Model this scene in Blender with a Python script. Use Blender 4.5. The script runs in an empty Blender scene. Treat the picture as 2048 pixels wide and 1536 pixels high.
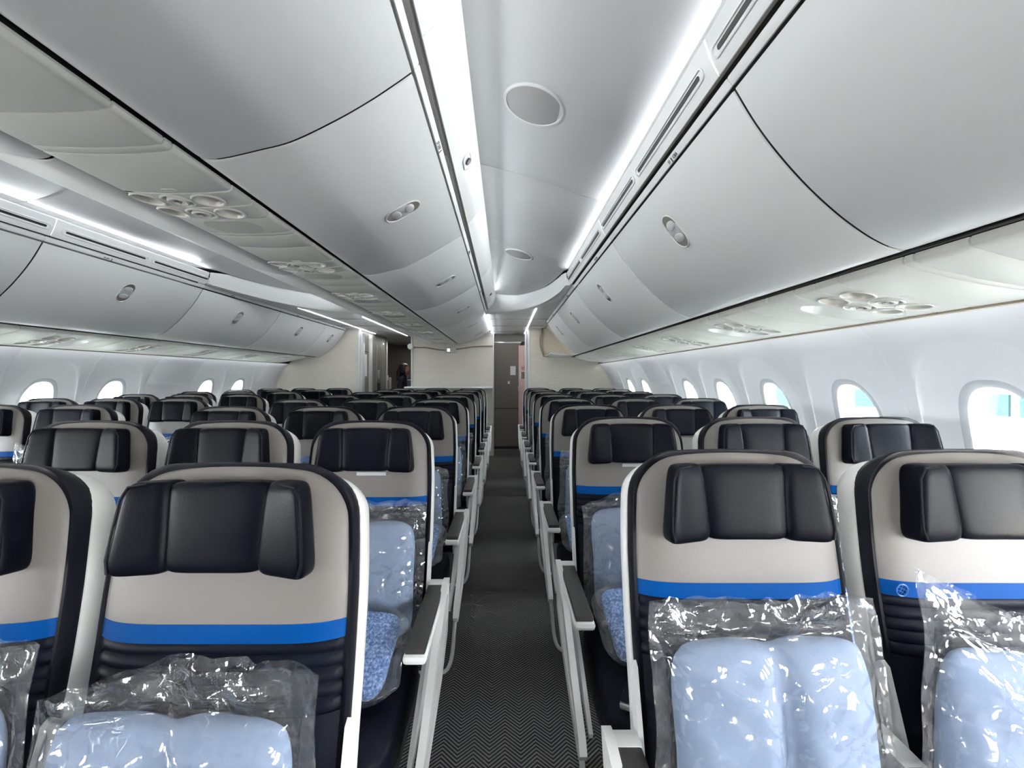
import bpy, bmesh, math, random
from mathutils import Vector, Matrix, noise, Euler
random.seed(7)
PI = math.pi
SC = bpy.context.scene
COL = SC.collection

# ------------------------------------------------------------------ camera, world, lights, exposure
H = 1.355            # camera height above the cabin floor
F = 860.0            # focal length in pixels of the 2048 px wide frame
XC = -1.01           # centre line of the cabin (the camera stands in the right-hand aisle, x = 0)
cam = bpy.data.cameras.new('camera'); cam.sensor_width = 36; cam.lens = F / 2048 * 36
cam.shift_x = 14 / 2048; cam.shift_y = -13 / 2048; cam.clip_start = .02
camo = bpy.data.objects.new('camera', cam); COL.objects.link(camo)
camo.location = (0, 0, H); camo.rotation_euler = (PI / 2, 0, 0)
SC.camera = camo

w = bpy.data.worlds.new('daylight'); SC.world = w; w.use_nodes = True
bg = w.node_tree.nodes['Background']; bg.inputs[0].default_value = (.93, .97, 1, 1); bg.inputs[1].default_value = 46.0

SC.view_settings.view_transform = 'Standard'; SC.view_settings.look = 'None'
SC.view_settings.gamma = 1; SC.view_settings.use_curve_mapping = False
SC.view_settings.exposure = 0.62
SC.cycles.max_bounces = 6; SC.cycles.diffuse_bounces = 4; SC.cycles.glossy_bounces = 2; SC.cycles.caustics_reflective = False; SC.cycles.caustics_refractive = False
SC.cycles.transparent_max_bounces = 12; SC.cycles.transmission_bounces = 6
SC.cycles.use_denoising = True; SC.cycles.use_adaptive_sampling = True; SC.cycles.adaptive_threshold = .01
SC.cycles.sample_clamp_indirect = 6

sun = bpy.data.lights.new('sun', 'SUN'); sun.energy = 620; sun.angle = .02; sun.color = (1, .97, .92)      # high sun, lights the apron
suno = bpy.data.objects.new('sun', sun); COL.objects.link(suno); suno.rotation_euler = (math.radians(4), math.radians(9), 0)
def led(name, x, z, y0, y1, width, power, aim, color=(.93, .97, 1)):
    L = bpy.data.lights.new(name, 'AREA'); L.shape = 'RECTANGLE'
    L.size = width; L.size_y = y1 - y0; L.energy = power; L.color = color
    o = bpy.data.objects.new(name, L); COL.objects.link(o)
    o.location = (x, (y0 + y1) / 2, H + z)
    d = Vector((aim[0], 0, aim[1])).normalized()        # light shines along local -Z; local Y stays along the cabin
    zax = -d; yax = Vector((0, 1, 0)); xax = yax.cross(zax)
    o.matrix_world = Matrix(((xax.x, yax.x, zax.x, o.location.x), (xax.y, yax.y, zax.y, o.location.y), (xax.z, yax.z, zax.z, o.location.z), (0, 0, 0, 1)))
    o['kind'] = 'helper'
    return o
def mx(x): return 2 * XC - x
# cove LEDs on both sides of each aisle and the wash lights along the window walls
for m in (False, True):
    f = mx if m else (lambda x: x); s = -1 if m else 1
    led('led_cove_light', f(.562), .922, -4.9, 3.7, .02, 27, (-s, -1.0))
    led('led_cove_light', f(-.132), 1.048, -4.9, 5.2, .012, 16, (s * .6, -1))
    led('led_wall_wash', f(1.528), .218, -4.9, 7.05, .010, 4, (s * .3, -1))
    led('led_ceiling_light', f(.34), .792, 4.9, 7.9, .02, 2.2, (0, -1))
    if m: led('galley_fill_light', -2.0, .78, 8.8, 10.2, .3, 9, (0, -1), (1, .95, .88))  # added fill lamp, brightens the dim galley so the crew member shows
    led('led_ceiling_light', f(-.16), .792, 5.5, 7.9, .03, 3.5, (s * .4, -1))

# ------------------------------------------------------------------ materials
def new_mat(name):
    m = bpy.data.materials.new(name); m.use_nodes = True
    return m, m.node_tree.nodes, m.node_tree.links
def srgb(c):
    return tuple(((v / 255) / 12.92 if v / 255 <= .04045 else ((v / 255 + .055) / 1.055) ** 2.4) for v in c) + (1,)
def pbr(name, col, rough=.5, bump=None, var=.0, metal=0, spec=.5, scale=40, coat=0, emit=None):
    m, n, l = new_mat(name); b = n['Principled BSDF']
    b.inputs['Base Color'].default_value = srgb(col); b.inputs['Roughness'].default_value = rough
    b.inputs['Metallic'].default_value = metal; b.inputs['Specular IOR Level'].default_value = spec
    b.inputs['Coat Weight'].default_value = coat
    tc = n.new('ShaderNodeTexCoord')
    if bump or var:
        t = n.new('ShaderNodeTexNoise'); t.inputs['Scale'].default_value = scale; t.inputs['Detail'].default_value = 4
        l.new(tc.outputs['Object'], t.inputs['Vector'])
    if var:
        mixn = n.new('ShaderNodeMix'); mixn.data_type = 'RGBA'
        c = srgb(col)
        mixn.inputs['A'].default_value = tuple(max(0, v * (1 - var)) for v in c[:3]) + (1,)
        mixn.inputs['B'].default_value = tuple(min(1, v * (1 + var)) for v in c[:3]) + (1,)
        l.new(t.outputs['Fac'], mixn.inputs['Factor']); l.new(mixn.outputs['Result'], b.inputs['Base Color'])
    if bump:
        bp = n.new('ShaderNodeBump'); bp.inputs['Strength'].default_value = bump; bp.inputs['Distance'].default_value = .002
        l.new(t.outputs['Fac'], bp.inputs['Height']); l.new(bp.outputs['Normal'], b.inputs['Normal'])
    if emit:
        b.inputs['Emission Color'].default_value = srgb(emit[0]); b.inputs['Emission Strength'].default_value = emit[1]
    return m
M = {}
M['plastic'] = pbr('cabin_plastic', (240, 241, 242), .42, var=.01, scale=30)
M['binface'] = pbr('bin_plastic', (241, 242, 242), .38, var=.01, scale=30)
M['psu'] = pbr('service_panel_plastic', (226, 226, 221), .48)
M['psuring'] = pbr('service_ring_plastic', (225, 225, 222), .3, spec=.5)
M['psucup'] = pbr('service_cup_plastic', (205, 203, 196), .2)
M['wallp'] = pbr('sidewall_plastic', (238, 239, 242), .5)
M['ring'] = pbr('window_ring_plastic', (196, 199, 204), .5, bump=.1, scale=500)
M['black'] = pbr('black_gap', (10, 10, 12), .6)
M['recess'] = pbr('recess_grey', (150, 147, 140), .5)
M['latchgrey'] = pbr('latch_grey', (112, 111, 106), .4)
M['latchpad'] = pbr('latch_paddle', (196, 197, 200), .3)
M['speaker'] = pbr('speaker_mesh', (186, 186, 184), .6, bump=.3, scale=900)
M['beige'] = pbr('beige_leather', (113, 108, 104), .48, bump=.12, var=.02, scale=220)
M['navy'] = pbr('navy_leather', (12, 15, 25), .46, spec=.08, bump=.16, var=.05, scale=220)
M['headrest'] = pbr('dark_navy_leather', (7, 9, 16), .34, spec=.045, bump=.12, var=.05, scale=240)
M['trim'] = pbr('black_navy_trim', (14, 15, 22), .5, spec=.1, bump=.12, scale=260)
M['blue'] = pbr('blue_leather', (0, 60, 122), .5, spec=.06, bump=.1, var=.03, scale=260)
M['shell'] = pbr('white_seat_shell', (236, 235, 231), .38)
M['armpad'] = pbr('black_armrest_pad', (48, 46, 45), .55, bump=.15, scale=500)
M['white'] = pbr('white_metal', (242, 242, 239), .35)
M['tube'] = pbr('white_tube', (222, 223, 220), .3)
M['steel'] = pbr('seat_leg_metal', (110, 112, 115), .4, metal=.6)
M['dark'] = pbr('under_seat_dark', (28, 28, 30), .7)
M['emboss'] = pbr('embossed_blue', (0, 74, 142), .4)
M['bulk'] = None
M['post'] = pbr('bulkhead_post', (205, 205, 204), .35)
M['cream'] = pbr('cream_liner', (214, 206, 190), .55, bump=.05, scale=200)
M['brown'] = pbr('brown_edge', (138, 126, 110), .55)
M['greywall'] = pbr('grey_laminate', (128, 125, 118), .5, bump=.05, scale=80)
M['darkwall'] = pbr('dark_laminate', (70, 68, 66), .55)
M['doorgrey'] = pbr('door_laminate', (116, 108, 100), .5, bump=.04, scale=120)
M['pink'] = pbr('pink_panel', (232, 200, 192), .5)
M['red'] = pbr('sign_red', (196, 30, 34), .5)
M['paper'] = pbr('paper_white', (225, 226, 224), .7)
M['ink'] = pbr('label_ink', (52, 52, 56), .6)
M['pillow'] = pbr('pillow_fabric', (126, 142, 168), .85, bump=.2, var=.03, scale=60)
M['rubber'] = pbr('kick_strip', (36, 36, 36), .6)
M['hair'] = pbr('dark_hair', (18, 15, 15), .5)
M['skin'] = pbr('skin', (178, 128, 104), .5)
M['uniform'] = pbr('navy_uniform', (26, 28, 42), .7)
M['cart'] = pbr('galley_cart_blue', (72, 80, 96), .4)
M['alu'] = pbr('aluminium', (196, 198, 200), .3, metal=.8)
M['concrete'] = pbr('apron_concrete', (214, 212, 206), .9, var=.06, scale=.3)
M['bldg'] = pbr('terminal_cladding', (34, 37, 38), .7)
M['glassdark'] = pbr('terminal_glazing', (15, 25, 27), .9, spec=.02)
M['bright'] = pbr('vehicle_white', (235, 236, 236), .5)
M['ledw'] = pbr('led_diffuser', (250, 250, 250), .4, emit=((240, 246, 255), 1.8))
M['signlit'] = pbr('lit_sign', (240, 240, 238), .4, emit=((245, 248, 255), 2.0))

def bulk_mat():
    m, n, l = new_mat('rippled_bulkhead_laminate'); b = n['Principled BSDF']
    b.inputs['Base Color'].default_value = srgb((214, 208, 199)); b.inputs['Roughness'].default_value = .38
    tc = n.new('ShaderNodeTexCoord'); wv = n.new('ShaderNodeTexWave'); wv.bands_direction = 'Z'
    wv.inputs['Scale'].default_value = 13; wv.inputs['Distortion'].default_value = 5; wv.inputs['Detail'].default_value = 2; wv.inputs['Detail Scale'].default_value = 1.1
    bp = n.new('ShaderNodeBump'); bp.inputs['Strength'].default_value = .35; bp.inputs['Distance'].default_value = .006
    l.new(tc.outputs['Object'], wv.inputs['Vector']); l.new(wv.outputs['Fac'], bp.inputs['Height']); l.new(bp.outputs['Normal'], b.inputs['Normal'])
    return m
M['bulk'] = bulk_mat()

def carpet_mat():
    m, n, l = new_mat('herringbone_carpet'); b = n['Principled BSDF']; b.inputs['Roughness'].default_value = .95; b.inputs['Specular IOR Level'].default_value = .1
    tc = n.new('ShaderNodeTexCoord'); sp = n.new('ShaderNodeSeparateXYZ'); l.new(tc.outputs['Object'], sp.inputs[0])
    def mth(op, a, b_=None):
        k = n.new('ShaderNodeMath'); k.operation = op
        for i, v in enumerate((a, b_)):
            if v is None: continue
            if isinstance(v, (int, float)): k.inputs[i].default_value = v
            else: l.new(v, k.inputs[i])
        return k.outputs[0]
    zig = mth('PINGPONG', sp.outputs[0], .057)
    v = mth('ADD', sp.outputs[1], mth('MULTIPLY', zig, .93))
    s = mth('SINE', mth('MULTIPLY', v, 2 * PI / .0165))
    k = mth('MULTIPLY', mth('ADD', s, 1.0), .5)
    nz = n.new('ShaderNodeTexNoise'); nz.inputs['Scale'].default_value = 420; nz.inputs['Detail'].default_value = 3; l.new(tc.outputs['Object'], nz.inputs['Vector'])
    k2 = mth('MULTIPLY', mth('POWER', k, 2.0), mth('MULTIPLY', nz.outputs['Fac'], 1.5))
    mixn = n.new('ShaderNodeMix'); mixn.data_type = 'RGBA'
    mixn.inputs['A'].default_value = srgb((36, 34, 35)); mixn.inputs['B'].default_value = srgb((142, 138, 136))
    l.new(k2, mixn.inputs['Factor']); l.new(mixn.outputs['Result'], b.inputs['Base Color'])
    bp = n.new('ShaderNodeBump'); bp.inputs['Strength'].default_value = .5; bp.inputs['Distance'].default_value = .002
    l.new(k2, bp.inputs['Height']); l.new(bp.outputs['Normal'], b.inputs['Normal'])
    return m
M['carpet'] = carpet_mat()

def blanket_mat():
    m, n, l = new_mat('blue_flecked_blanket'); b = n['Principled BSDF']; b.inputs['Roughness'].default_value = .95
    tc = n.new('ShaderNodeTexCoord'); nz = n.new('ShaderNodeTexNoise'); nz.inputs['Scale'].default_value = 130; nz.inputs['Detail'].default_value = 5; nz.inputs['Roughness'].default_value = .7
    l.new(tc.outputs['Object'], nz.inputs['Vector'])
    cr = n.new('ShaderNodeValToRGB'); e = cr.color_ramp.elements
    e[0].position = .36; e[0].color = srgb((40, 72, 128)); e[1].position = .62; e[1].color = srgb((178, 198, 232))
    e2 = cr.color_ramp.elements.new(.5); e2.color = srgb((92, 132, 196))
    l.new(nz.outputs['Fac'], cr.inputs[0]); l.new(cr.outputs[0], b.inputs['Base Color'])
    bp = n.new('ShaderNodeBump'); bp.inputs['Strength'].default_value = .8; bp.inputs['Distance'].default_value = .004
    l.new(nz.outputs['Fac'], bp.inputs['Height']); l.new(bp.outputs['Normal'], b.inputs['Normal'])
    return m
M['blanket'] = blanket_mat()

def film_mat():
    m, n, l = new_mat('clear_plastic_film')
    for k in list(n): n.remove(k)
    out = n.new('ShaderNodeOutputMaterial'); tr = n.new('ShaderNodeBsdfTransparent'); tr.inputs[0].default_value = (.965, .97, .975, 1)
    gl = n.new('ShaderNodeBsdfGlossy'); gl.inputs['Roughness'].default_value = .05; gl.inputs[0].default_value = (1, 1, 1, 1)
    df = n.new('ShaderNodeBsdfDiffuse'); df.inputs[0].default_value = (.9, .93, .97, 1)
    fr = n.new('ShaderNodeLayerWeight'); pw = n.new('ShaderNodeMath'); pw.operation = 'POWER'; pw.inputs[1].default_value = 3.5
    mul = n.new('ShaderNodeMath'); mul.operation = 'MULTIPLY_ADD'; mul.inputs[1].default_value = .75; mul.inputs[2].default_value = .07; mul.use_clamp = True
    l.new(fr.outputs['Facing'], pw.inputs[0])
    tc = n.new('ShaderNodeTexCoord'); dn = n.new('ShaderNodeTexNoise'); dn.inputs['Scale'].default_value = 5; dn.inputs['Detail'].default_value = 3
    l.new(tc.outputs['Object'], dn.inputs['Vector'])
    vm = n.new('ShaderNodeVectorMath'); vm.operation = 'MULTIPLY_ADD'; vm.inputs[1].default_value = (.16, .16, .16); l.new(dn.outputs['Color'], vm.inputs[0]); l.new(tc.outputs['Object'], vm.inputs[2])
    nz = n.new('ShaderNodeTexVoronoi'); nz.feature = 'DISTANCE_TO_EDGE'; nz.inputs['Scale'].default_value = 17
    l.new(vm.outputs[0], nz.inputs['Vector'])
    bp = n.new('ShaderNodeBump'); bp.inputs['Strength'].default_value = .6; bp.inputs['Distance'].default_value = .02
    l.new(nz.outputs['Distance'], bp.inputs['Height'])
    l.new(bp.outputs['Normal'], gl.inputs['Normal']); l.new(bp.outputs['Normal'], fr.inputs['Normal'])
    m1 = n.new('ShaderNodeMixShader'); m1.inputs[0].default_value = .035
    l.new(tr.outputs[0], m1.inputs[1]); l.new(df.outputs[0], m1.inputs[2])
    m2 = n.new('ShaderNodeMixShader'); l.new(pw.outputs[0], mul.inputs[0]); l.new(mul.outputs[0], m2.inputs[0])
    l.new(m1.outputs[0], m2.inputs[1]); l.new(gl.outputs[0], m2.inputs[2]); l.new(m2.outputs[0], out.inputs[0])
    return m
M['film'] = film_mat()

def pane_mat():
    m, n, l = new_mat('window_glass')
    for k in list(n): n.remove(k)
    out = n.new('ShaderNodeOutputMaterial'); tr = n.new('ShaderNodeBsdfTransparent'); tr.inputs[0].default_value = (.9, .95, .96, 1)
    gl = n.new('ShaderNodeBsdfGlossy'); gl.inputs['Roughness'].default_value = .02
    m2 = n.new('ShaderNodeMixShader'); m2.inputs[0].default_value = .06
    l.new(tr.outputs[0], m2.inputs[1]); l.new(gl.outputs[0], m2.inputs[2]); l.new(m2.outputs[0], out.inputs[0])
    return m
M['pane'] = pane_mat()

# ------------------------------------------------------------------ mesh helpers
def mesh(name, verts, faces, mat, smooth=True, sharp=38):
    me = bpy.data.meshes.new(name); me.from_pydata([tuple(v) for v in verts], [], faces); me.update()
    bm = bmesh.new(); bm.from_mesh(me); bmesh.ops.remove_doubles(bm, verts=bm.verts, dist=1e-6); bmesh.ops.recalc_face_normals(bm, faces=bm.faces); bm.to_mesh(me); bm.free()
    if mat is not None: me.materials.append(M[mat] if isinstance(mat, str) else mat)
    if smooth:
        me.polygons.foreach_set('use_smooth', [True] * len(me.polygons))
        me.set_sharp_from_angle(angle=math.radians(sharp))
    return me
def link(name, me, parent=None, loc=None, rot=None):
    o = bpy.data.objects.new(name, me); COL.objects.link(o)
    if parent is not None: o.parent = parent
    if loc is not None: o.location = loc
    if rot is not None: o.rotation_euler = rot
    return o
def empty(name, loc=(0, 0, 0), rot=(0, 0, 0)):
    o = bpy.data.objects.new(name, None); COL.objects.link(o); o.location = loc; o.rotation_euler = rot; o.empty_display_size = .1
    return o
def tag(o, label=None, cat=None, group=None, kind=None):
    if label: o['label'] = label
    if cat: o['category'] = cat
    if group: o['group'] = group
    if kind: o['kind'] = kind
    return o
class MB:
    def __init__(s): s.v = []; s.f = []
    def add(s, v, f):
        b = len(s.v); s.v += [tuple(p) for p in v]; s.f += [tuple(i + b for i in q) for q in f]; return s
    def box(s, x0, x1, y0, y1, z0, z1, r=0):
        if r <= 0:
            v = [(x, y, z) for z in (z0, z1) for y in (y0, y1) for x in (x0, x1)]
            return s.add(v, [(0, 2, 3, 1), (4, 5, 7, 6), (0, 1, 5, 4), (2, 6, 7, 3), (0, 4, 6, 2), (1, 3, 7, 5)])
        bm = bmesh.new(); bmesh.ops.create_cube(bm, size=1)
        for p in bm.verts: p.co = Vector(((x0 + x1) / 2 + p.co.x * (x1 - x0), (y0 + y1) / 2 + p.co.y * (y1 - y0), (z0 + z1) / 2 + p.co.z * (z1 - z0)))
        bmesh.ops.bevel(bm, geom=list(bm.edges), offset=r, segments=2, profile=.5, affect='EDGES')
        bm.verts.index_update(); s.add([p.co[:] for p in bm.verts], [[p.index for p in f.verts] for f in bm.faces]); bm.free(); return s
    def prism(s, poly, x0, x1, axis='x'):
        """poly of 2-D points extruded along an axis; for axis x the points are (y, z), for y (x, z), for z (x, y)"""
        n = len(poly)
        def P(p, t): return (t, p[0], p[1]) if axis == 'x' else (p[0], t, p[1]) if axis == 'y' else (p[0], p[1], t)
        v = [P(p, x0) for p in poly] + [P(p, x1) for p in poly]
        f = [tuple(range(n)), tuple(range(2 * n - 1, n - 1, -1))] + [(i, (i + 1) % n, n + (i + 1) % n, n + i) for i in range(n)]
        return s.add(v, f)
    def ringprism(s, outer, inner, x0, x1):
        n = len(outer); v = []
        for t in (x0, x1):
            v += [(t, p[0], p[1]) for p in outer] + [(t, p[0], p[1]) for p in inner]
        f = []
        for i in range(n):
            j = (i + 1) % n
            f += [(i, j, n + j, n + i), (2 * n + i, 3 * n + i, 3 * n + j, 2 * n + j), (i, 2 * n + i, 2 * n + j, j), (n + i, n + j, 3 * n + j, 3 * n + i)]
        return s.add(v, f)
    def tube(s, pts, r, n=8, cap=True):
        pts = [Vector(p) for p in pts]; rings = []
        t0 = (pts[1] - pts[0]).normalized(); up = Vector((0, 0, 1)) if abs(t0.z) < .9 else Vector((1, 0, 0))
        a = t0.cross(up).normalized()
        for i, p in enumerate(pts):
            t = (pts[min(i + 1, len(pts) - 1)] - pts[max(i - 1, 0)]).normalized()
            a = (a - t * a.dot(t)).normalized(); b = t.cross(a)
            rings.append([p + (a * math.cos(k * 2 * PI / n) + b * math.sin(k * 2 * PI / n)) * r for k in range(n)])
        v = [q for R in rings for q in R]; m = len(rings)
        f = [(i * n + k, i * n + (k + 1) % n, (i + 1) * n + (k + 1) % n, (i + 1) * n + k) for i in range(m - 1) for k in range(n)]
        if cap: f += [tuple(range(n))[::-1], tuple(range((m - 1) * n, m * n))]
        return s.add(v, f)
    def lathe(s, prof, n=24, M4=None):
        """(r, h) profile about local z, then matrix"""
        v = []; f = []
        for r, h in prof:
            for k in range(n): v.append(Vector((r * math.cos(k * 2 * PI / n), r * math.sin(k * 2 * PI / n), h)))
        for i in range(len(prof) - 1):
            for k in range(n): f.append((i * n + k, i * n + (k + 1) % n, (i + 1) * n + (k + 1) % n, (i + 1) * n + k))
        if M4 is not None: v = [M4 @ p for p in v]
        return s.add(v, f)
    def superell(s, a, b, c, n1=4, n2=4, nu=32, nv=16, fn=None):
        v = []; f = []
        def pw(x, e): return math.copysign(abs(x) ** e, x)
        for i in range(nv + 1):
            ph = -PI / 2 + PI * i / nv
            for k in range(nu):
                th = 2 * PI * k / nu
                p = Vector((a * pw(math.cos(ph), 2 / n1) * pw(math.cos(th), 2 / n2), b * pw(math.cos(ph), 2 / n1) * pw(math.sin(th), 2 / n2), c * pw(math.sin(ph), 2 / n1)))
                v.append(fn(p) if fn else p)
        for i in range(nv):
            for k in range(nu): f.append((i * nu + k, i * nu + (k + 1) % nu, (i + 1) * nu + (k + 1) % nu, (i + 1) * nu + k))
        return s.add(v, f)
    def xf(s, M4, start=0):
        for i in range(start, len(s.v)): s.v[i] = tuple(M4 @ Vector(s.v[i]))
        return s
    def mesh(s, name, mat, smooth=True, sharp=38): return mesh(name, s.v, s.f, mat, smooth, sharp)
    def obj(s, name, mat, parent=None, smooth=True, sharp=38, loc=None): return link(name, s.mesh(name, mat, smooth, sharp), parent, loc)

def spline(pts, n):
    """Catmull-Rom resampling of 2-D points by arc length"""
    P = [Vector(p) for p in pts]; P = [2 * P[0] - P[1]] + P + [2 * P[-1] - P[-2]]
    out = []
    for i in range(1, len(P) - 2):
        for k in range(12):
            t = k / 12; p0, p1, p2, p3 = P[i - 1:i + 3]
            out.append(.5 * ((2 * p1) + (p2 - p0) * t + (2 * p0 - 5 * p1 + 4 * p2 - p3) * t * t + (3 * p1 - p0 - 3 * p2 + p3) * t ** 3))
    out.append(P[-2]); L = [0]
    for i in range(1, len(out)): L.append(L[-1] + (out[i] - out[i - 1]).length)
    res = []; j = 0
    for k in range(n):
        t = L[-1] * k / (n - 1)
        while j < len(out) - 2 and L[j + 1] < t: j += 1
        q = (t - L[j]) / max(1e-9, L[j + 1] - L[j]); res.append(out[j].lerp(out[j + 1], max(0, min(1, q))))
    return res
def normals(pts, ref):
    N = []
    for i in range(len(pts)):
        t = (pts[min(i + 1, len(pts) - 1)] - pts[max(i - 1, 0)]).normalized(); N.append(Vector((t[1], -t[0])))
    mid = len(pts) // 2
    if N[mid].dot(Vector(ref) - pts[mid]) < 0: N = [-q for q in N]
    return N
def panel(pts, ya, yb, ref, thick=.012, edge=.006, mb=None, gap=0):
    """profile (x, z above camera) extruded along the cabin with rounded ends and returned edges"""
    mb = mb or MB(); N = normals(pts, ref); ya += gap; yb -= gap
    secs = [(ya, -thick), (ya, -edge), (ya + edge * .3, -edge * .3), (ya + edge, 0), (yb - edge, 0), (yb - edge * .3, -edge * .3), (yb, -edge), (yb, -thick)]
    n = len(pts); v = []
    for y, o in secs: v += [(p[0] + q[0] * o, y, H + p[1] + q[1] * o) for p, q in zip(pts, N)]
    f = [(i * n + k, i * n + k + 1, (i + 1) * n + k + 1, (i + 1) * n + k) for i in range(len(secs) - 1) for k in range(n - 1)]
    # back skin
    m = len(secs) - 1; f += [(k, k + 1, m * n + k + 1, m * n + k) for k in range(n - 1)]
    f += [tuple(i * n for i in range(len(secs))), tuple(i * n + n - 1 for i in range(len(secs)))]
    return mb.add(v, f)
def V2(l): return [Vector(p) for p in l]
def mir(l): return [Vector((mx(p[0]), p[1])) for p in l]
def hue_text(name, s, size, mat, parent, M4, extrude=.0004):
    c = bpy.data.curves.new(name, 'FONT'); c.body = s; c.size = size; c.extrude = extrude; c.align_x = 'CENTER'; c.align_y = 'CENTER'; c.resolution_u = 2
    c.materials.append(M[mat]); t_ = bpy.data.objects.new(name, c); COL.objects.link(t_); bpy.context.view_layer.update()
    me = bpy.data.meshes.new_from_object(t_.evaluated_get(bpy.context.evaluated_depsgraph_get())); bpy.data.objects.remove(t_); me.name = name
    o = bpy.data.objects.new(name, me); COL.objects.link(o); o.parent = parent
    o.matrix_world = M4
    return o

# ------------------------------------------------------------------ the setting: floor, hull, sidewalls, windows, bulkheads
Y0, YB, YE = -5.0, 7.1, 10.7        # front wall, side bulkheads, aft end
fl = MB(); fl.box(mx(1.9), 1.9, Y0 - .05, YE, -.05, 0)
tag(fl.obj('floor', 'carpet', smooth=False), 'dark grey herringbone carpet along the aisle', kind='structure')
trk = MB(); trk.box(-.3, .3, 4.9, 4.915, 0, .003)
tag(trk.obj('trim_1', 'rubber'), 'thin dark carpet joint across the aisle', kind='structure')

WALL = V2([(1.55, .229), (1.60, .19), (1.655, .10), (1.71, 0), (1.757, -.1), (1.79, -.2), (1.815, -.35), (1.82, -.6), (1.80, -.9), (1.74, -1.30), (1.73, -1.36)])
WD = spline(WALL, 160)
def xw(Z):
    for i in range(len(WD) - 1):
        if WD[i][1] >= Z >= WD[i + 1][1]:
            t = (WD[i][1] - Z) / max(1e-9, WD[i][1] - WD[i + 1][1]); return WD[i][0] + (WD[i + 1][0] - WD[i][0]) * t
    return WD[0][0] if Z > WD[0][1] else WD[-1][0]
ZT, ZB = .229, -1.36
def se(a, ax, az, n):      # superellipse point
    c, s = math.cos(a), math.sin(a); return (ax * math.copysign(abs(c) ** (2 / n), c), az * math.copysign(abs(s) ** (2 / n), s))
WZ, WA, WB = -.262, .148, .248      # window centre height, half width, half height
NW = 64
def wall_panel(yc, half, side, has_window):
    """one sidewall panel; polar topology round the window with a scooped reveal"""
    mb = MB(); S = (lambda x: x) if side > 0 else mx
    if not has_window:
        ys = [yc - half - .07, yc - half - .003, yc - half + .003, yc + half - .003, yc + half + .003, yc + half + .07]; off = (.016, .008, 0, 0, .008, .016)
        zs = sorted({ZT, ZB} | {WZ + half * math.tan(2 * PI * k / NW) for k in range(-NW // 4 + 1, NW // 4) if ZB < WZ + half * math.tan(2 * PI * k / NW) < ZT}, reverse=True)
        v = [(S(xw(z) + off[j]), y, H + z) for z in zs for j, y in enumerate(ys)]
        f = [(i * 6 + j, i * 6 + j + 1, (i + 1) * 6 + j + 1, (i + 1) * 6 + j) for i in range(len(zs) - 1) for j in range(5)]
        return mb.add(v, f)
    ring = []
    angs = [2 * PI * k / NW for k in range(NW)]
    def rect(a):
        c, s = math.cos(a), math.sin(a); t = 1e9
        if abs(c) > 1e-9: t = min(t, half / abs(c))
        if s > 1e-9: t = min(t, (ZT - WZ) / s)
        if s < -1e-9: t = min(t, (ZB - WZ) / s)
        return (c * t, s * t)
    layers = []
    def arch(a):
        dy, dz = se(a, .285, .40, 2.3)
        return (dy, dz)
    for a in angs:
        w0 = se(a, WA, WB, 2.5); a1 = arch(a); r1 = rect(a)
        col = []
        for t, dep in ((0, .030), (.12, .029), (.4, .025), (.7, .018), (.93, .011), (1.0, .007)):
            p = (w0[0] + (a1[0] - w0[0]) * t, w0[1] + (a1[1] - w0[1]) * t); col.append((p[0], p[1], dep))
        for t, dep in ((.035, .001), (.2, 0), (.5, 0), (.8, 0), (.985, 0), (1, .003)):
            p = (a1[0] + (r1[0] - a1[0]) * t, a1[1] + (r1[1] - a1[1]) * t); col.append((p[0], p[1], dep))
        layers.append(col)
    nl = len(layers[0]); v = []
    for col in layers:
        for dy, dz, dep in col:
            z = max(ZB, min(ZT, WZ + dz)); v.append((S(xw(z) + dep), yc + max(-half, min(half, dy)), H + z))
    f = []
    for k in range(NW):
        for i in range(nl - 1): f.append((k * nl + i, k * nl + i + 1, ((k + 1) % NW) * nl + i + 1, ((k + 1) % NW) * nl + i))
    mb.add(v, f)
    # corner fill: corners of the rectangle between the two nearest rays
    for sy in (-1, 1):
        for zc in (ZT, ZB):
            ac = math.atan2(zc - WZ, sy * half) % (2 * PI); k = int(ac / (2 * PI / NW))
            p = v[k * nl + nl - 1]; q = v[((k + 1) % NW) * nl + nl - 1]
            mb.add([p, q, (S(xw(zc) + .003), yc + sy * half, H + zc)], [(0, 1, 2)])
    return mb
WP = .655; WIN0 = 1.70 - .14
wn = 0
def ring_strip(mb, f0, f1, x0, x1, S, yc):
    """quad strip between two outlines (given as functions of angle) at two depths outward of the wall"""
    v = []; f = []
    for k in range(NW):
        a = 2 * PI * k / NW
        for (fn, dx) in ((f0, x0), (f1, x1)):
            dy, dz = fn(a); z = WZ + dz; v.append((S(xw(z) + dx), yc + dy, H + z))
    for k in range(NW): j = (k + 1) % NW; f.append((2 * k, 2 * j, 2 * j + 1, 2 * k + 1))
    return mb.add(v, f)
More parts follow.
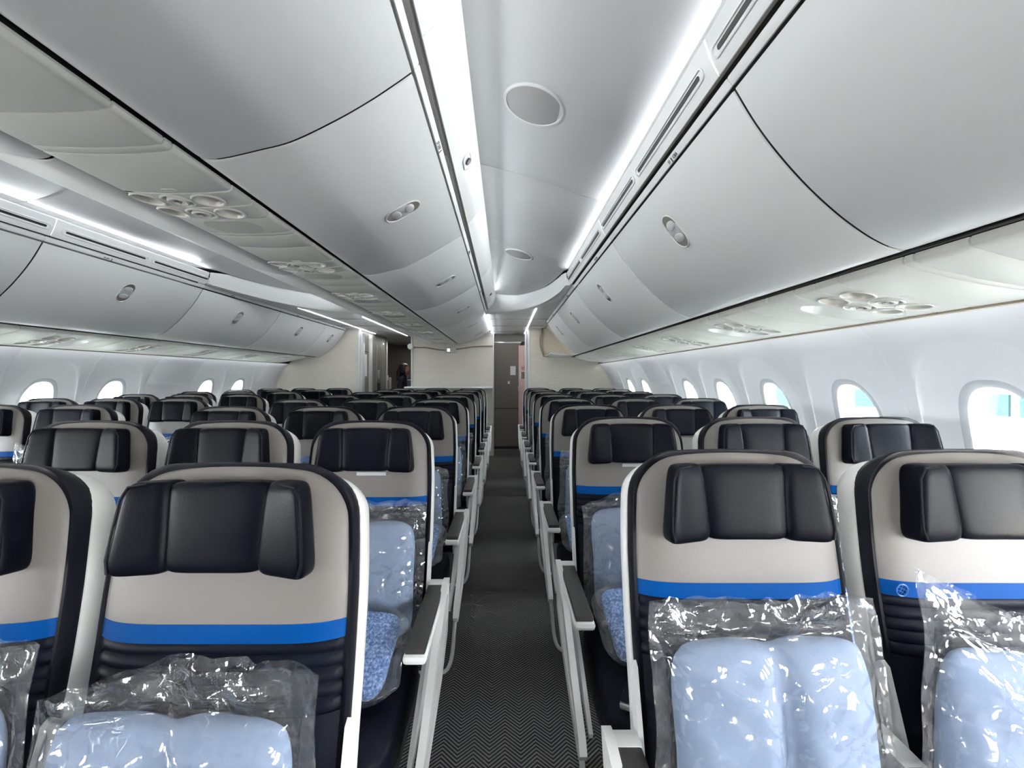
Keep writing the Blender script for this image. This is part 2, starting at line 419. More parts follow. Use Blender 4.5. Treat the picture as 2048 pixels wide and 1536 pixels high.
for side, sname in ((1, 'right'), (-1, 'left')):
    S = (lambda x: x) if side > 0 else mx
    root = tag(empty('wall_' + sname, (S(1.75), 0, 0)), 'white curved cabin sidewall with scooped window surrounds, %s side' % sname, kind='structure')
    k0 = -10
    for k in range(k0, 9):
        yc = WIN0 + WP * k; half = WP / 2
        if yc + half > YB + .3: break
        hw = k != 5
        if k == 8: hw = False
        o = wall_panel(yc, half, side, hw).obj('wall_panel', 'wallp', None, sharp=50); o.parent = root; o.matrix_parent_inverse = root.matrix_world.inverted(); o.location = (0, 0, 0)
        o.matrix_parent_inverse = Matrix.Translation((-S(1.75), 0, 0))
        if hw and k >= -1:
            wn += 1
            we = tag(empty('window_%d' % wn, (S(1.8), yc, H + WZ)), 'rounded cabin window with grey ring, %s wall, window %d from the front' % (sname, k + 2), kind='structure')
            inv = Matrix.Translation((-S(1.8), -yc, -(H + WZ)))
            fr = MB()
            ring_strip(fr, lambda a: se(a, WA + .006, WB + .006, 2.5), lambda a: se(a, WA - .001, WB - .001, 2.5), .027, .025, S, yc)
            ring_strip(fr, lambda a: se(a, WA - .001, WB - .001, 2.5), lambda a: se(a, WA - .022, WB - .022, 2.5), .025, .032, S, yc)
            o = fr.obj('window_ring', 'ring', we); o.matrix_parent_inverse = inv
            rv = MB()
            ring_strip(rv, lambda a: se(a, WA - .022, WB - .022, 2.5), lambda a: se(a, WA - .026, WB - .026, 2.5), .032, .045, S, yc)
            ring_strip(rv, lambda a: se(a, WA - .026, WB - .026, 2.5), lambda a: se(a, WA - .030, WB - .030, 2.5), .045, .100, S, yc)
            ring_strip(rv, lambda a: se(a, WA - .030, WB - .030, 2.5), lambda a: se(a, WA + .17, WB + .1, 2.5), .100, .101, S, yc)
            o = rv.obj('window_reveal', 'plastic', we); o.matrix_parent_inverse = inv
            pn = MB()
            for dx in (.088, .092):
                pn.add([(S(xw(WZ + se(2 * PI * q / NW, WA - .026, WB - .026, 2.5)[1]) + dx), yc + se(2 * PI * q / NW, WA - .026, WB - .026, 2.5)[0], H + WZ + se(2 * PI * q / NW, WA - .026, WB - .026, 2.5)[1]) for q in range(NW)], [tuple(range(NW))])
            o = pn.obj('window_pane', 'pane', we, smooth=False); o.matrix_parent_inverse = inv

# outer crown (hull above the liners), front wall, aft walls
hull = MB()
HP = V2([(1.56, .225), (1.72, .45), (1.62, .9), (1.2, 1.3), (.5, 1.5), (XC, 1.56)]); HPf = HP + mir(HP)[::-1][1:]
n = len(HPf); v = [(p[0], y, H + p[1]) for y in (Y0 - .05, YE) for p in HPf]
hull.add(v, [(i, i + 1, n + i + 1, n + i) for i in range(n - 1)])
tag(hull.obj('ceiling_crown', 'darkwall'), 'fuselage crown hidden above the ceiling panels', kind='structure')
fw = MB(); fw.box(mx(1.95), 1.95, Y0 - .06, Y0, -.05, H + 1.6)
tag(fw.obj('wall_front', 'greywall'), 'forward cabin bulkhead behind the viewpoint', kind='structure')
aw = MB(); aw.box(mx(1.95), 1.95, YE, YE + .05, -.05, H + 1.6)
tag(aw.obj('wall_rear', 'darkwall'), 'dark rear wall at the end of the galley', kind='structure')
for nm, xa, xb in (('wall_galley_right', 1.74, 1.8), ('wall_galley_left', mx(1.8), mx(1.74))):
    b_ = MB(); b_.box(xa, xb, YB + .02, YE, 0, H + .5); tag(b_.obj(nm, 'greywall'), 'plain grey wall aft of the bulkhead', kind='structure')

# ------------------------------------------------------------------ aisle ceilings
CE = V2([(-.42, 1.205), (-.125, 1.14), (.183, 1.055), (.40, .975), (.50, .947), (.56, .938), (.615, .934)])
CEs = spline(CE, 24)
def yend(X):     # the curved aft edge of the ceiling in plan
    pts = [(.62, 3.62), (.53, 3.72), (.48, 4.2), (.40, 4.62), (.27, 4.95), (.05, 5.2), (-.15, 5.32), (-.45, 5.4)]
    for a, b in zip(pts, pts[1:]):
        if a[0] >= X >= b[0]: return b[1] + (a[1] - b[1]) * (X - b[0]) / (a[0] - b[0])
    return pts[0][1] if X > .6 else pts[-1][1]
seams = [-5.0, -3.85, -2.62, -1.39, -.16, 1.07, 2.30, 3.53]
HEAD = [(.53, 3.72), (.515, 4.0), (.48, 4.25), (.44, 4.47), (.38, 4.68), (.29, 4.9), (.17, 5.08), (.03, 5.21), (-.12, 5.3), (-.27, 5.36)]
for side, sname in ((1, 'right'), (-1, 'left')):
    S = (lambda x: x) if side > 0 else mx
    root = tag(empty('ceiling_' + sname, (S(.2), 0, H + 1.0)), 'arched white ceiling panels over the %s-hand aisle' % sname, kind='structure')
    inv = Matrix.Translation((-S(.2), 0, -(H + 1.0)))
    pr = CEs if side > 0 else mir(CEs); ref = (S(0), 0)
    for a, b in zip(seams, seams[1:]):
        o = panel(pr, a, b, ref, .012, .007, gap=.0015).obj('ceiling_panel', 'plastic', root); o.matrix_parent_inverse = inv
    # last panel: ends on the curved header and dips towards it
    mb = MB(); ny = 14; v = []
    for p in CEs:
        ye = yend(p[0])
        for j in range(ny + 1):
            t = j / ny; y = seams[-1] + (ye - seams[-1]) * t; dip = .12 * max(0, (y - 3.7) / 1.7) ** 1.5 * max(0, min(1, (.55 - p[0]) / .4))
            e = .004 if j == 0 else 0
            v.append((S(p[0]), y, H + p[1] - dip + e))
    f = [(i * (ny + 1) + j, i * (ny + 1) + j + 1, (i + 1) * (ny + 1) + j + 1, (i + 1) * (ny + 1) + j) for i in range(len(CEs) - 1) for j in range(ny)]
    o = mb.add(v, f).obj('ceiling_panel', 'plastic', root); o.matrix_parent_inverse = inv
    # curved header band wrapping from the valance to the centre bins
    hb = MB(); v = []; hs = spline(HEAD, 40)
    for i, p in enumerate(hs):
        t = i / 39
        tg = (hs[min(i + 1, 39)] - hs[max(i - 1, 0)]).normalized(); nn = Vector((tg[1], -tg[0]))     # points aft / outboard
        if nn[1] < 0: nn = -nn
        zc_ = [a[1] + (b[1] - a[1]) * (p[0] - a[0]) / (b[0] - a[0]) for a, b in zip(CEs, CEs[1:]) if a[0] <= p[0] <= b[0]]
        zc_ = (zc_[0] if zc_ else CEs[0][1]) - .12 * max(0, (p[1] - 3.7) / 1.7) ** 1.5 * max(0, min(1, (.55 - p[0]) / .4))
        top = .909 + (zc_ + .006 - .909) * min(1, t * 8); bot = .80
        for off, z in ((.0, top - .0), (.006, top - .05), (.03, bot + .04), (.055, bot + .008), (.075, bot), (.11, bot), (.11, bot + .03)):
            v.append((S(p[0] + nn[0] * off), p[1] + nn[1] * off, H + z))
    f = [(i * 7 + j, i * 7 + j + 1, (i + 1) * 7 + j + 1, (i + 1) * 7 + j) for i in range(39) for j in range(6)]
    o = hb.add(v, f).obj('ceiling_header', 'plastic', root, sharp=60); o.matrix_parent_inverse = inv
    # lower flat ceiling aft of the header
    lc = MB(); edge = [(S(max(p[0], -.225)), p[1] + .05) for p in hs]
    poly = [(S(.66), 3.72)] + edge + [(S(-.225), 8.1), (S(.66), 8.1)]
    lc.add([(x, y, H + .806) for x, y in poly], [tuple(range(len(poly)))])
    lc.add([(S(.70), 8.1, H + .806), (S(-.70), 8.1, H + .806), (S(-.70), YE, H + .806), (S(.70), YE, H + .806)], [(0, 1, 2, 3)])
    o = lc.obj('ceiling_panel', 'plastic', root, smooth=False); o.matrix_parent_inverse = inv
    for y in (5.9, 6.7, 7.5):
        jb = MB(); jb.box(min(S(-.2), S(.6)), max(S(-.2), S(.6)), y, y + .012, H + .80, H + .806); o = jb.obj('ceiling_joint', 'recess', root); o.matrix_parent_inverse = inv
    ls = MB(); ls.box(min(S(.35), S(.37)), max(S(.35), S(.37)), 4.95, 7.9, H + .797, H + .805); o = ls.obj('light_strip', 'ledw', root); o.matrix_parent_inverse = inv
    ls = MB(); ls.box(min(S(-.235), S(-.21)), max(S(-.235), S(-.21)), 5.45, 7.9, H + .76, H + .80); o = ls.obj('light_strip', 'ledw', root); o.matrix_parent_inverse = inv
for i, (X, y) in enumerate(((.115, 1.70), (.12, 3.74))):
    for side in (1, -1):
        if side < 0 and i == 0: continue
        S = (lambda x: x) if side > 0 else mx
        sl = -.27 * side; zc = 1.075 - .27 * (X - .115) - (.002 if i else 0)
        T = Matrix.Translation((S(X), y, H + zc)) @ Matrix.Rotation(math.atan(-sl), 4, 'Y') @ Matrix.Rotation(PI, 4, 'X')
        e = empty('ceiling_speaker', (S(X), y, H + zc))
        inv = e.matrix_world.copy(); inv = Matrix.Translation((-S(X), -y, -(H + zc)))
        g = MB().lathe([(.116, .003), (0.0, .006)], 40, T); o = g.obj('grille', 'speaker', e); o.matrix_parent_inverse = inv
        g = MB().lathe([(.125, -.004), (.125, .004), (.121, .008), (.115, .007), (.114, .002)], 40, T); o = g.obj('rim', 'plastic', e); o.matrix_parent_inverse = inv
        tag(e, ['round grey speaker disc in the aisle ceiling, the big near one', 'round grey speaker disc in the aisle ceiling, small, far down the aisle' if side > 0 else 'round grey speaker disc in the far-left aisle ceiling'][i], 'speaker', 'ceiling discs')

# ------------------------------------------------------------------ valances beside the ceilings
tn = 1
VALR = spline(V2([(.572, .806), (.560, .826), (.549, .85), (.540, .876), (.532, .90), (.534, .908), (.545, .911)]), 14)
VALC = spline(V2([(-.205, .845), (-.165, .885), (-.137, .93), (-.122, .98), (-.119, 1.02), (-.123, 1.035), (-.14, 1.04)]), 18)
BP = 1.30; BS = [-.15 + BP * k for k in range(-1, 7)]      # bin seams: -1.45, -.15, 1.15, 2.45, 3.75, 5.05, 6.35
def on_profile(pts, ref, t):
    i = t * (len(pts) - 1); a = int(min(i, len(pts) - 2)); q = i - a; N = normals(pts, ref)
    p = pts[a].lerp(pts[a + 1], q); nn = N[a].lerp(N[a + 1], q).normalized(); tg = (pts[a + 1] - pts[a]).normalized()
    return p, nn, tg
def frame_at(p, nn, tg, y, flip=1):
    """matrix with local x along the cabin (+y * flip), local z along the profile normal"""
    X = Vector((0, flip, 0)); Z = Vector((nn[0], 0, nn[1])); Yv = Z.cross(X)
    return Matrix(((X.x, Yv.x, Z.x, p[0]), (X.y, Yv.y, Z.y, y), (X.z, Yv.z, Z.z, H + p[1]), (0, 0, 0, 1)))
def stadium(l, r, n=8):
    pts = []
    for k in range(n + 1): a = -PI / 2 + PI * k / n; pts.append((l + r * math.cos(a), r * math.sin(a)))
    for k in range(n + 1): a = PI / 2 + PI * k / n; pts.append((-l + r * math.cos(a), r * math.sin(a)))
    return pts
def stad_solid(mb, T, l, r, z0, z1, r2=None):
    A = stadium(l, r); B = stadium(l, r2 if r2 else r); n = len(A)
    v = [T @ Vector((p[0], p[1], z0)) for p in A] + [T @ Vector((p[0], p[1], z1)) for p in B]
    return mb.add(v, [(i, (i + 1) % n, n + (i + 1) % n, n + i) for i in range(n)] + [tuple(range(n, 2 * n))])
def stad_ring(mb, T, l, r, w, h):
    A = stadium(l, r); B = stadium(l, r - w); n = len(A)
    v = []
    for P_, z in ((A, 0), (A, h * .6), (stadium(l, r - w * .35), h), (stadium(l, r - w * .7), h), (B, 0)): v += [T @ Vector((p[0], p[1], z)) for p in P_]
    return mb.add(v, [(j * n + i, j * n + (i + 1) % n, (j + 1) * n + (i + 1) % n, (j + 1) * n + i) for j in range(4) for i in range(n)])
for side, sname in ((1, 'right'), (-1, 'left')):
    S = (lambda x: x) if side > 0 else mx
    pr = VALR if side > 0 else mir(VALR); ref = (S(0), 0.5); rc = VALC if side > 0 else mir(VALC)
    for k in range(len(BS) - 1):
        ya, yb = BS[k], BS[k + 1]
        if ya > 3.4: break
        tn += 1; e = tag(empty('trim_%d' % tn, (pr[0][0], ya, H + pr[0][1])), 'white valance module with long dark air slots, %s-hand bins, module %d' % (sname, k + 1), kind='structure')
        inv = Matrix.Translation((-pr[0][0], -ya, -(H + pr[0][1])))
        yb2 = min(yb, 3.72)
        o = panel(pr, ya, yb2, ref, .006, .005, gap=.002).obj('valance_panel', 'plastic', e); o.matrix_parent_inverse = inv
        for j in (0, 1):
            c = ya + BP * (.265 + .49 * j)
            if c + .3 > yb2 + .03: continue
            p, nn, tg = on_profile(pr, ref, .40); T = frame_at(p, nn, tg, c, 1)
            o = stad_ring(MB(), T, .285, .0185, .007, .0035).obj('slot_rim', 'plastic', e); o.matrix_parent_inverse = inv
            T2 = T @ Matrix.Translation((0, 0, .0005)); p, nn, tg = on_profile(pr, ref, .42)
            o = stad_solid(MB(), T2, .272, .0065, 0, .0012).obj('air_slot', 'black', e); o.matrix_parent_inverse = inv
    for k in range(len(BS) - 1):
        ya, yb = BS[k] - .08, BS[k + 1] - .08
        if ya > 5: break
        tn += 1; e = tag(empty('trim_%d' % tn, (rc[0][0], ya, H + rc[0][1])), 'bright white bowed valance panel above the centre bins, %s side, module %d' % (sname, k + 1), kind='structure')
        inv = Matrix.Translation((-rc[0][0], -ya, -(H + rc[0][1])))
        o = panel(rc, ya, min(yb, 5.32), ref, .006, .005).obj('valance_panel', 'plastic', e); o.matrix_parent_inverse = inv
    for nm_, q_ in (('outboard', pr), ('centre', rc)):
        tn += 1; tag(panel(q_, Y0, -1.45 if nm_ == 'outboard' else -1.53, ref, .006, .005).obj('trim_%d' % tn, 'plastic'), 'plain valance further forward above the %s bins, %s side' % (nm_, sname), kind='structure')
    # tan recess bands behind the valances
    tn += 1; q = MB(); q.box(min(S(.573), S(.588)), max(S(.573), S(.588)), Y0, 7.08, H + .812, H + .84)
    q2 = MB(); q2.box(min(S(-.222), S(-.20)), max(S(-.222), S(-.20)), Y0, 7.3, H + .852, H + .88)
    tag(q.obj('trim_%d' % tn, 'recess'), 'grey recess strip above the %s-hand outboard bins' % sname, kind='structure')
    tn += 1; tag(q2.obj('trim_%d' % tn, 'recess'), 'grey recess strip above the centre bins, %s side' % sname, kind='structure')

def eye_fixture(y, label):
    p, nn, tg = on_profile(VALC, (0, .5), .30); T = frame_at(p, nn, tg, y, 1)
    e = empty('ceiling_camera', T.translation); inv = Matrix.Translation(-T.translation)
    o = stad_ring(MB(), T, .028, .026, .006, .004).obj('housing', 'plastic', e); o.matrix_parent_inverse = inv
    o = stad_solid(MB(), T, .028, .021, 0, .002).obj('recess', 'latchpad', e); o.matrix_parent_inverse = inv
    o = MB().lathe([(.015, 0), (.015, .008), (.011, .010), (.010, .006), (0, .007)], 20, T).obj('lens', 'ink', e); o.matrix_parent_inverse = inv
    o = MB().lathe([(.0095, .004), (.0095, .0085), (0, .010)], 20, T).obj('lens_glass', 'latchgrey', e); o.matrix_parent_inverse = inv
    tag(e, label, 'camera', 'fixtures on the valance')
eye_fixture(1.78, 'round dark lens in an oval white housing on the bright valance')
eye_fixture(4.62, 'tiny oval fixture at the far end of the bright valance')

# ------------------------------------------------------------------ overhead bins
KR = 1.045
RB = [(a * KR, b * KR) for a, b in [(.585, .734), (.638, .647), (.699, .566), (.77, .487), (.846, .417), (.913, .367), (.958, .341), (.993, .327), (1.025, .324)]] + [(1.086, .352), (1.09, .375)]
CB = [(-.248, .811), (-.289, .782), (-.36, .735), (-.451, .683), (-.566, .628), (-.655, .604), (-.747, .583), (-.791, .580), (-.815, .587), (-.826, .60), (-.829, .625)]
RBs = spline(V2(RB), 40); CBs = spline(V2(CB), 40)
RSTRIP = V2([(.614, .784), (.610, .778), (.606, .778), (.595, .793), (.593, .800), (.599, .806)])
CSTRIP = V2([(-.248, .826), (-.245, .821), (-.241, .820), (-.231, .831), (-.229, .838), (-.235, .846)])
def make_latch(e, inv, pr, ref, t, y):
    p, nn, tg = on_profile(pr, ref, t); T = frame_at(p, nn, tg, y, 1) @ Matrix.Rotation(PI / 2, 4, 'Z')
    l = link('latch', stad_ring(MB(), T, .030, .052, .006, .004).mesh('latch', 'plastic'), e); l.matrix_parent_inverse = inv
    i2 = l.matrix_parent_inverse.copy()
    o = stad_solid(MB(), T, .030, .0475, .0005, .001).obj('latch_recess_shade', 'latchgrey', l)  # flat plate on the door, darker grey imitates the shade of a recess
    o = stad_solid(MB(), T @ Matrix.Rotation(PI / 2, 4, 'Z'), .010, .040, .001, .003, .037).obj('latch_paddle', 'latchpad', l)
    for s in (-1, 1):
        m_ = MB().superell(.021, .036, .006, 2, 2, 24, 8); m_.xf(T @ Matrix.Translation((s * .031, 0, .0028)) @ Matrix.Rotation(s * .12, 4, 'Y')); m_.obj('paddle_button', 'latchpad', l)
LETTERS = {'right': 'CBA', 'centre': 'DEF', 'left': 'JKL'}
def make_bin(block, idx, ya, yb, pr, strip, ref, t_latch, label, latch=True, text=None, text_at=.3):
    p0 = pr[0]; e = empty('overhead_bin', (p0[0], ya, H + p0[1])); inv = Matrix.Translation((-p0[0], -ya, -(H + p0[1])))
    o = panel(pr, ya + .005, yb - .005, ref, .006, .006).obj('door', 'binface', e); o.matrix_parent_inverse = inv
    o = panel(strip, ya, yb, ref, .010, .006).obj('label_strip', 'plastic', e); o.matrix_parent_inverse = inv
    N = normals(pr, ref); ins = [(p[0] - q[0] * .008, p[1] - q[1] * .008) for p, q in zip(pr, N)]
    s = 1 if pr[-1][0] > pr[0][0] else -1
    back = [(pr[-1][0] - s * .06, pr[-1][1] + .06), (pr[-1][0] - s * .03, pr[0][1] + .02), (pr[0][0] + s * .03, pr[0][1] + .02)]
    b_ = MB(); b_.prism([(x, H + z) for x, z in ins[0:-4:2]] + [(x, H + z) for x, z in back], ya, yb, 'y'); o = b_.obj('bin_body', 'black', e, smooth=False); o.matrix_parent_inverse = inv
    if latch: make_latch(e, inv, pr, ref, t_latch, (ya + yb) / 2)
    if text:
        a, b_ = strip[2], strip[3]; c = (a + b_) / 2; nn = normals(strip, ref)[2]; 
        tg = (b_ - a).normalized()
        flip = text[1]; X = Vector((0, flip, 0)); Yv = Vector((tg[0], 0, tg[1])); Z = X.cross(Yv)
        if Z.x * nn[0] + Z.z * nn[1] < 0: Yv = -Yv; Z = X.cross(Yv)
        off = .0012; y = ya + (yb - ya) * text_at
        T = Matrix(((X.x, Yv.x, Z.x, c[0] + nn[0] * off), (X.y, Yv.y, Z.y, y), (X.z, Yv.z, Z.z, H + c[1] + nn[1] * off), (0, 0, 0, 1)))
        t = hue_text('row_label', text[0], .017, 'ink', e, T); t.matrix_parent_inverse = Matrix.Translation((-p0[0], -ya, -(H + p0[1]))); t.matrix_basis = T
    tag(e, label, 'overhead bin', 'overhead bins along the cabin')
ordw = ['first', 'second', 'third', 'fourth', 'fifth', 'sixth', 'seventh', 'eighth']
for k in range(1, 7):
    ya, yb = BS[k], BS[k + 1]
    r = 36 + k if k > 0 else 36
    if k <= 5:
        make_bin('right', k, ya, yb if k < 5 else 6.15, RBs, RSTRIP, (0, 0), .27, 'white curved overhead bin on the right wall side, %s from the camera' % ordw[k - 1], text=('%d \u25AE CBA' % (35 + k), -1))
    if k <= 6:
        make_bin('left', k, ya, yb if k < 6 else 7.08, mir(RBs), mir(RSTRIP), (mx(0), 0), .27, 'white curved overhead bin on the far left wall side, %s from the camera' % ordw[k - 1], latch=k > 1, text=('%d JKL \u25AE' % (35 + k), 1))
    make_bin('centre', k, ya, yb if k < 6 else 7.35, CBs, CSTRIP, (0, 0), .32, 'white curved centre overhead bin facing the right aisle, %s from the camera' % ordw[k - 1], text=('%d DEF \u25AE' % (35 + k), 1))
    make_bin('centre_l', k, ya, yb if k < 6 else 7.35, mir(CBs), mir(CSTRIP), (mx(0), 0), .32, 'centre overhead bin facing the left aisle, rounded edge showing, %s from the camera' % ordw[k - 1], latch=False)

# the cabin goes on ahead of the viewpoint: plain bin fronts as one liner per side
for nm, pr, ref in (('right', RBs, (0, 0)), ('left', mir(RBs), (mx(0), 0)), ('centre', CBs, (0, 0)), ('centre_left', mir(CBs), (mx(0), 0))):
    tag(panel(pr, Y0, -.153, ref, .014, .012).obj('wall_bins_' + nm, 'binface'), 'row of bin fronts further forward, %s side' % nm.replace('_', ' '), kind='structure')

# open equipment bay at the aft end of the right-hand bins
e = empty('equipment_bay', (.9, 6.15, H + .35)); inv = Matrix.Translation((-.9, -6.15, -(H + .35)))
bk = spline(V2([(.66, .80), (.76, .72), (.87, .58), (.98, .44), (1.05, .36)]), 16)
def put(mb, name, mat, **kw):
    o = mb.obj(name, mat, e, **kw); o.matrix_parent_inverse = inv; return o
put(panel(bk, 6.16, 7.06, (0, 0), .01, .002), 'back_panel', 'cream')
put(panel(spline(V2([(.655, .345), (.70, .332), (.85, .325), (1.0, .332), (1.09, .345)]), 16), 6.16, 7.06, (.8, -1), .01, .004), 'floor_panel', 'plastic')
endp = [(.60, .79), (.575, .68), (.57, .55), (.59, .43), (.63, .345), (1.09, .345), (1.0, .42), (.9, .56), (.78, .7), (.67, .80)]
g = MB(); g.prism([(x, H + z) for x, z in endp], 7.03, 7.06, 'y'); put(g, 'end_panel', 'cream', smooth=False)
arc = spline(V2([(.60, .80), (.575, .70), (.568, .57), (.585, .45), (.63, .335)]), 20)
g = MB(); v = []
for p in arc:
    for dx, y in ((0, 6.98), (.03, 6.985), (.032, 7.07), (0, 7.07)): v.append((p[0] + dx, y, H + p[1]))
g.add(v, [(i * 4 + j, i * 4 + (j + 1) % 4, (i + 1) * 4 + (j + 1) % 4, (i + 1) * 4 + j) for i in range(19) for j in range(4)] + [(0, 1, 2, 3), (79, 78, 77, 76)])
put(g, 'edge_rim', 'brown')
g = MB(); g.tube([(.70, 7.0, H + .335), (.695, 6.99, H + .36), (.70, 6.98, H + .385), (.715, 6.98, H + .40)], .004, 6); g.tube([(.695, 6.99, H + .36), (.67, 6.985, H + .39), (.665, 6.98, H + .40)], .003, 6)
put(g, 'strap', 'ink')
tag(e, 'open cream equipment bay behind the last bin on the right side', 'equipment bay')

# ------------------------------------------------------------------ passenger service units
def psu_map(pr):
    L = [0]
    for a, b in zip(pr, pr[1:]): L.append(L[-1] + (b - a).length)
    def f(s):
        s = max(0, min(L[-1], s))
        for i in range(len(L) - 1):
            if L[i + 1] >= s:
                q = (s - L[i]) / max(1e-9, L[i + 1] - L[i]); return pr[i].lerp(pr[i + 1], q), i
        return pr[-1], len(L) - 2
    return f, L[-1]
def holed(pr, ref, ya, yb, holes, r):
    """service panel strip with round holes: holes are arc-length positions, circle centre mid-way between ya and yb"""
    mb = MB(); f, L = psu_map(pr); N = normals(pr, ref); yc = (ya + yb) / 2; e_ = .003
    def P(s, y, o=0): p, i = f(s); return (p[0] + N[i][0] * o, y, H + p[1] + N[i][1] * o)
    cell = min((b - a) for a, b in zip(holes, holes[1:])) / 2 if len(holes) > 1 else r * 1.2
    cuts = []
    for h in holes: cuts.append((h - cell, h + cell))
    def plain(s0, s1):
        k = max(2, int((s1 - s0) / .012) + 1); ss = [s0 + (s1 - s0) * i / (k - 1) for i in range(k)]
        ys = [(ya, -.008), (ya, -e_), (ya + e_, 0), (yb - e_, 0), (yb, -e_), (yb, -.008)]
        v = [P(s, y, o) for s in ss for y, o in ys]; m_ = len(ys)
        mb.add(v, [(i * m_ + j, i * m_ + j + 1, (i + 1) * m_ + j + 1, (i + 1) * m_ + j) for i in range(k - 1) for j in range(m_ - 1)])
    plain(0, cuts[0][0])
    for (a, b), h in zip(cuts, holes):
        NN = 40; v = []
        for k in range(NN):
            t = 2 * PI * (k + .5) / NN; c, s = math.cos(t), math.sin(t); q = min(cell / abs(c) if abs(c) > 1e-9 else 1e9, ((yb - ya) / 2 - e_) / abs(s) if abs(s) > 1e-9 else 1e9)
            v += [P(h + r * c, yc + r * s, 0), P(h + (r + (q - r) * .5) * c, yc + (r + (q - r) * .5) * s, 0), P(h + q * c, yc + q * s, 0)]
        mb.add(v, [(3 * k + j, 3 * ((k + 1) % NN) + j, 3 * ((k + 1) % NN) + j + 1, 3 * k + j + 1) for k in range(NN) for j in (0, 1)])
        for sy in (-1, 1):
            ye = yc + sy * (yb - ya) / 2
            for sx in (-1, 1):
                k = [i for i in range(NN)]
                ac = math.atan2(sy * ((yb - ya) / 2 - e_), sx * cell) % (2 * PI); kk = int((ac / (2 * PI / NN)) - .5)
                mb.add([v[3 * (kk % NN) + 2], v[3 * ((kk + 1) % NN) + 2], P(h + sx * cell, ye - sy * e_, 0)], [(0, 1, 2)])
            mb.add([P(a, ye - sy * e_, 0), P(h, ye - sy * e_, 0), P(b, ye - sy * e_, 0), P(a, ye, -e_), P(h, ye, -e_), P(b, ye, -e_), P(a, ye, -.008), P(b, ye, -.008)], [(0, 1, 4, 3), (1, 2, 5, 4), (3, 4, 5, 7, 6)])
    plain(cuts[-1][1], L)
    return mb
PR_R = spline(V2([(1.098, .333), (1.0955, .325), (1.098, .312), (1.112, .305), (1.19, .283), (1.30, .259), (1.42, .241), (1.535, .2305)]), 44)
cl = [(-.842, .594), (-.839, .588), (-.842, .579), (-.853, .573), (-.93, .567)]
PR_C = spline(V2(cl + [(XC, .565)] + [(mx(a), b) for a, b in cl[::-1]]), 44)
def cup(root, inv, T, kind, r=.041):
    c = link('cup_ring', MB().lathe([(r + .006, -.001), (r + .006, .0015), (r + .003, .004), (r - .001, .003), (r - .003, -.002)], 28, T).mesh('cup_ring', 'psuring'), root); c.matrix_parent_inverse = inv
    if kind == 'light':
        MB().lathe([(r - .001, .001), (r - .005, -.014), (r * .62, -.034), (r * .3, -.040), (0.0001, -.041)], 28, T).obj('bowl', 'psucup', c)
        MB().lathe([(r * .40, -.040), (r * .40, -.026), (r * .30, -.020), (r * .2, -.024), (0.0001, -.026)], 20, T @ Matrix.Translation((.008, 0, 0)) @ Matrix.Rotation(.4, 4, 'Y')).obj('lamp_lens', 'latchgrey', c)
    elif kind == 'nozzle':
        MB().lathe([(r - .001, .001), (r - .004, -.008), (r * .72, -.010)], 28, T).obj('bowl', 'psucup', c)
        nz = MB().lathe([(r * .72, -.010), (r * .72, .004), (r * .62, .007), (r * .46, .005), (r * .40, -.004), (0.0001, -.005)], 28, T)
        nz.obj('air_nozzle', 'psuring', c)
        x = MB(); x.box(-.014, .014, -.0015, .0015, -.005, .005); x.box(-.0015, .0015, -.014, .014, -.005, .005); x.xf(T); x.obj('nozzle_vane', 'latchgrey', c)
    else:
        MB().lathe([(r - .001, .001), (r - .008, -.007), (r * .4, -.011), (0.0001, -.012)], 28, T).obj('bowl', 'psucup', c)
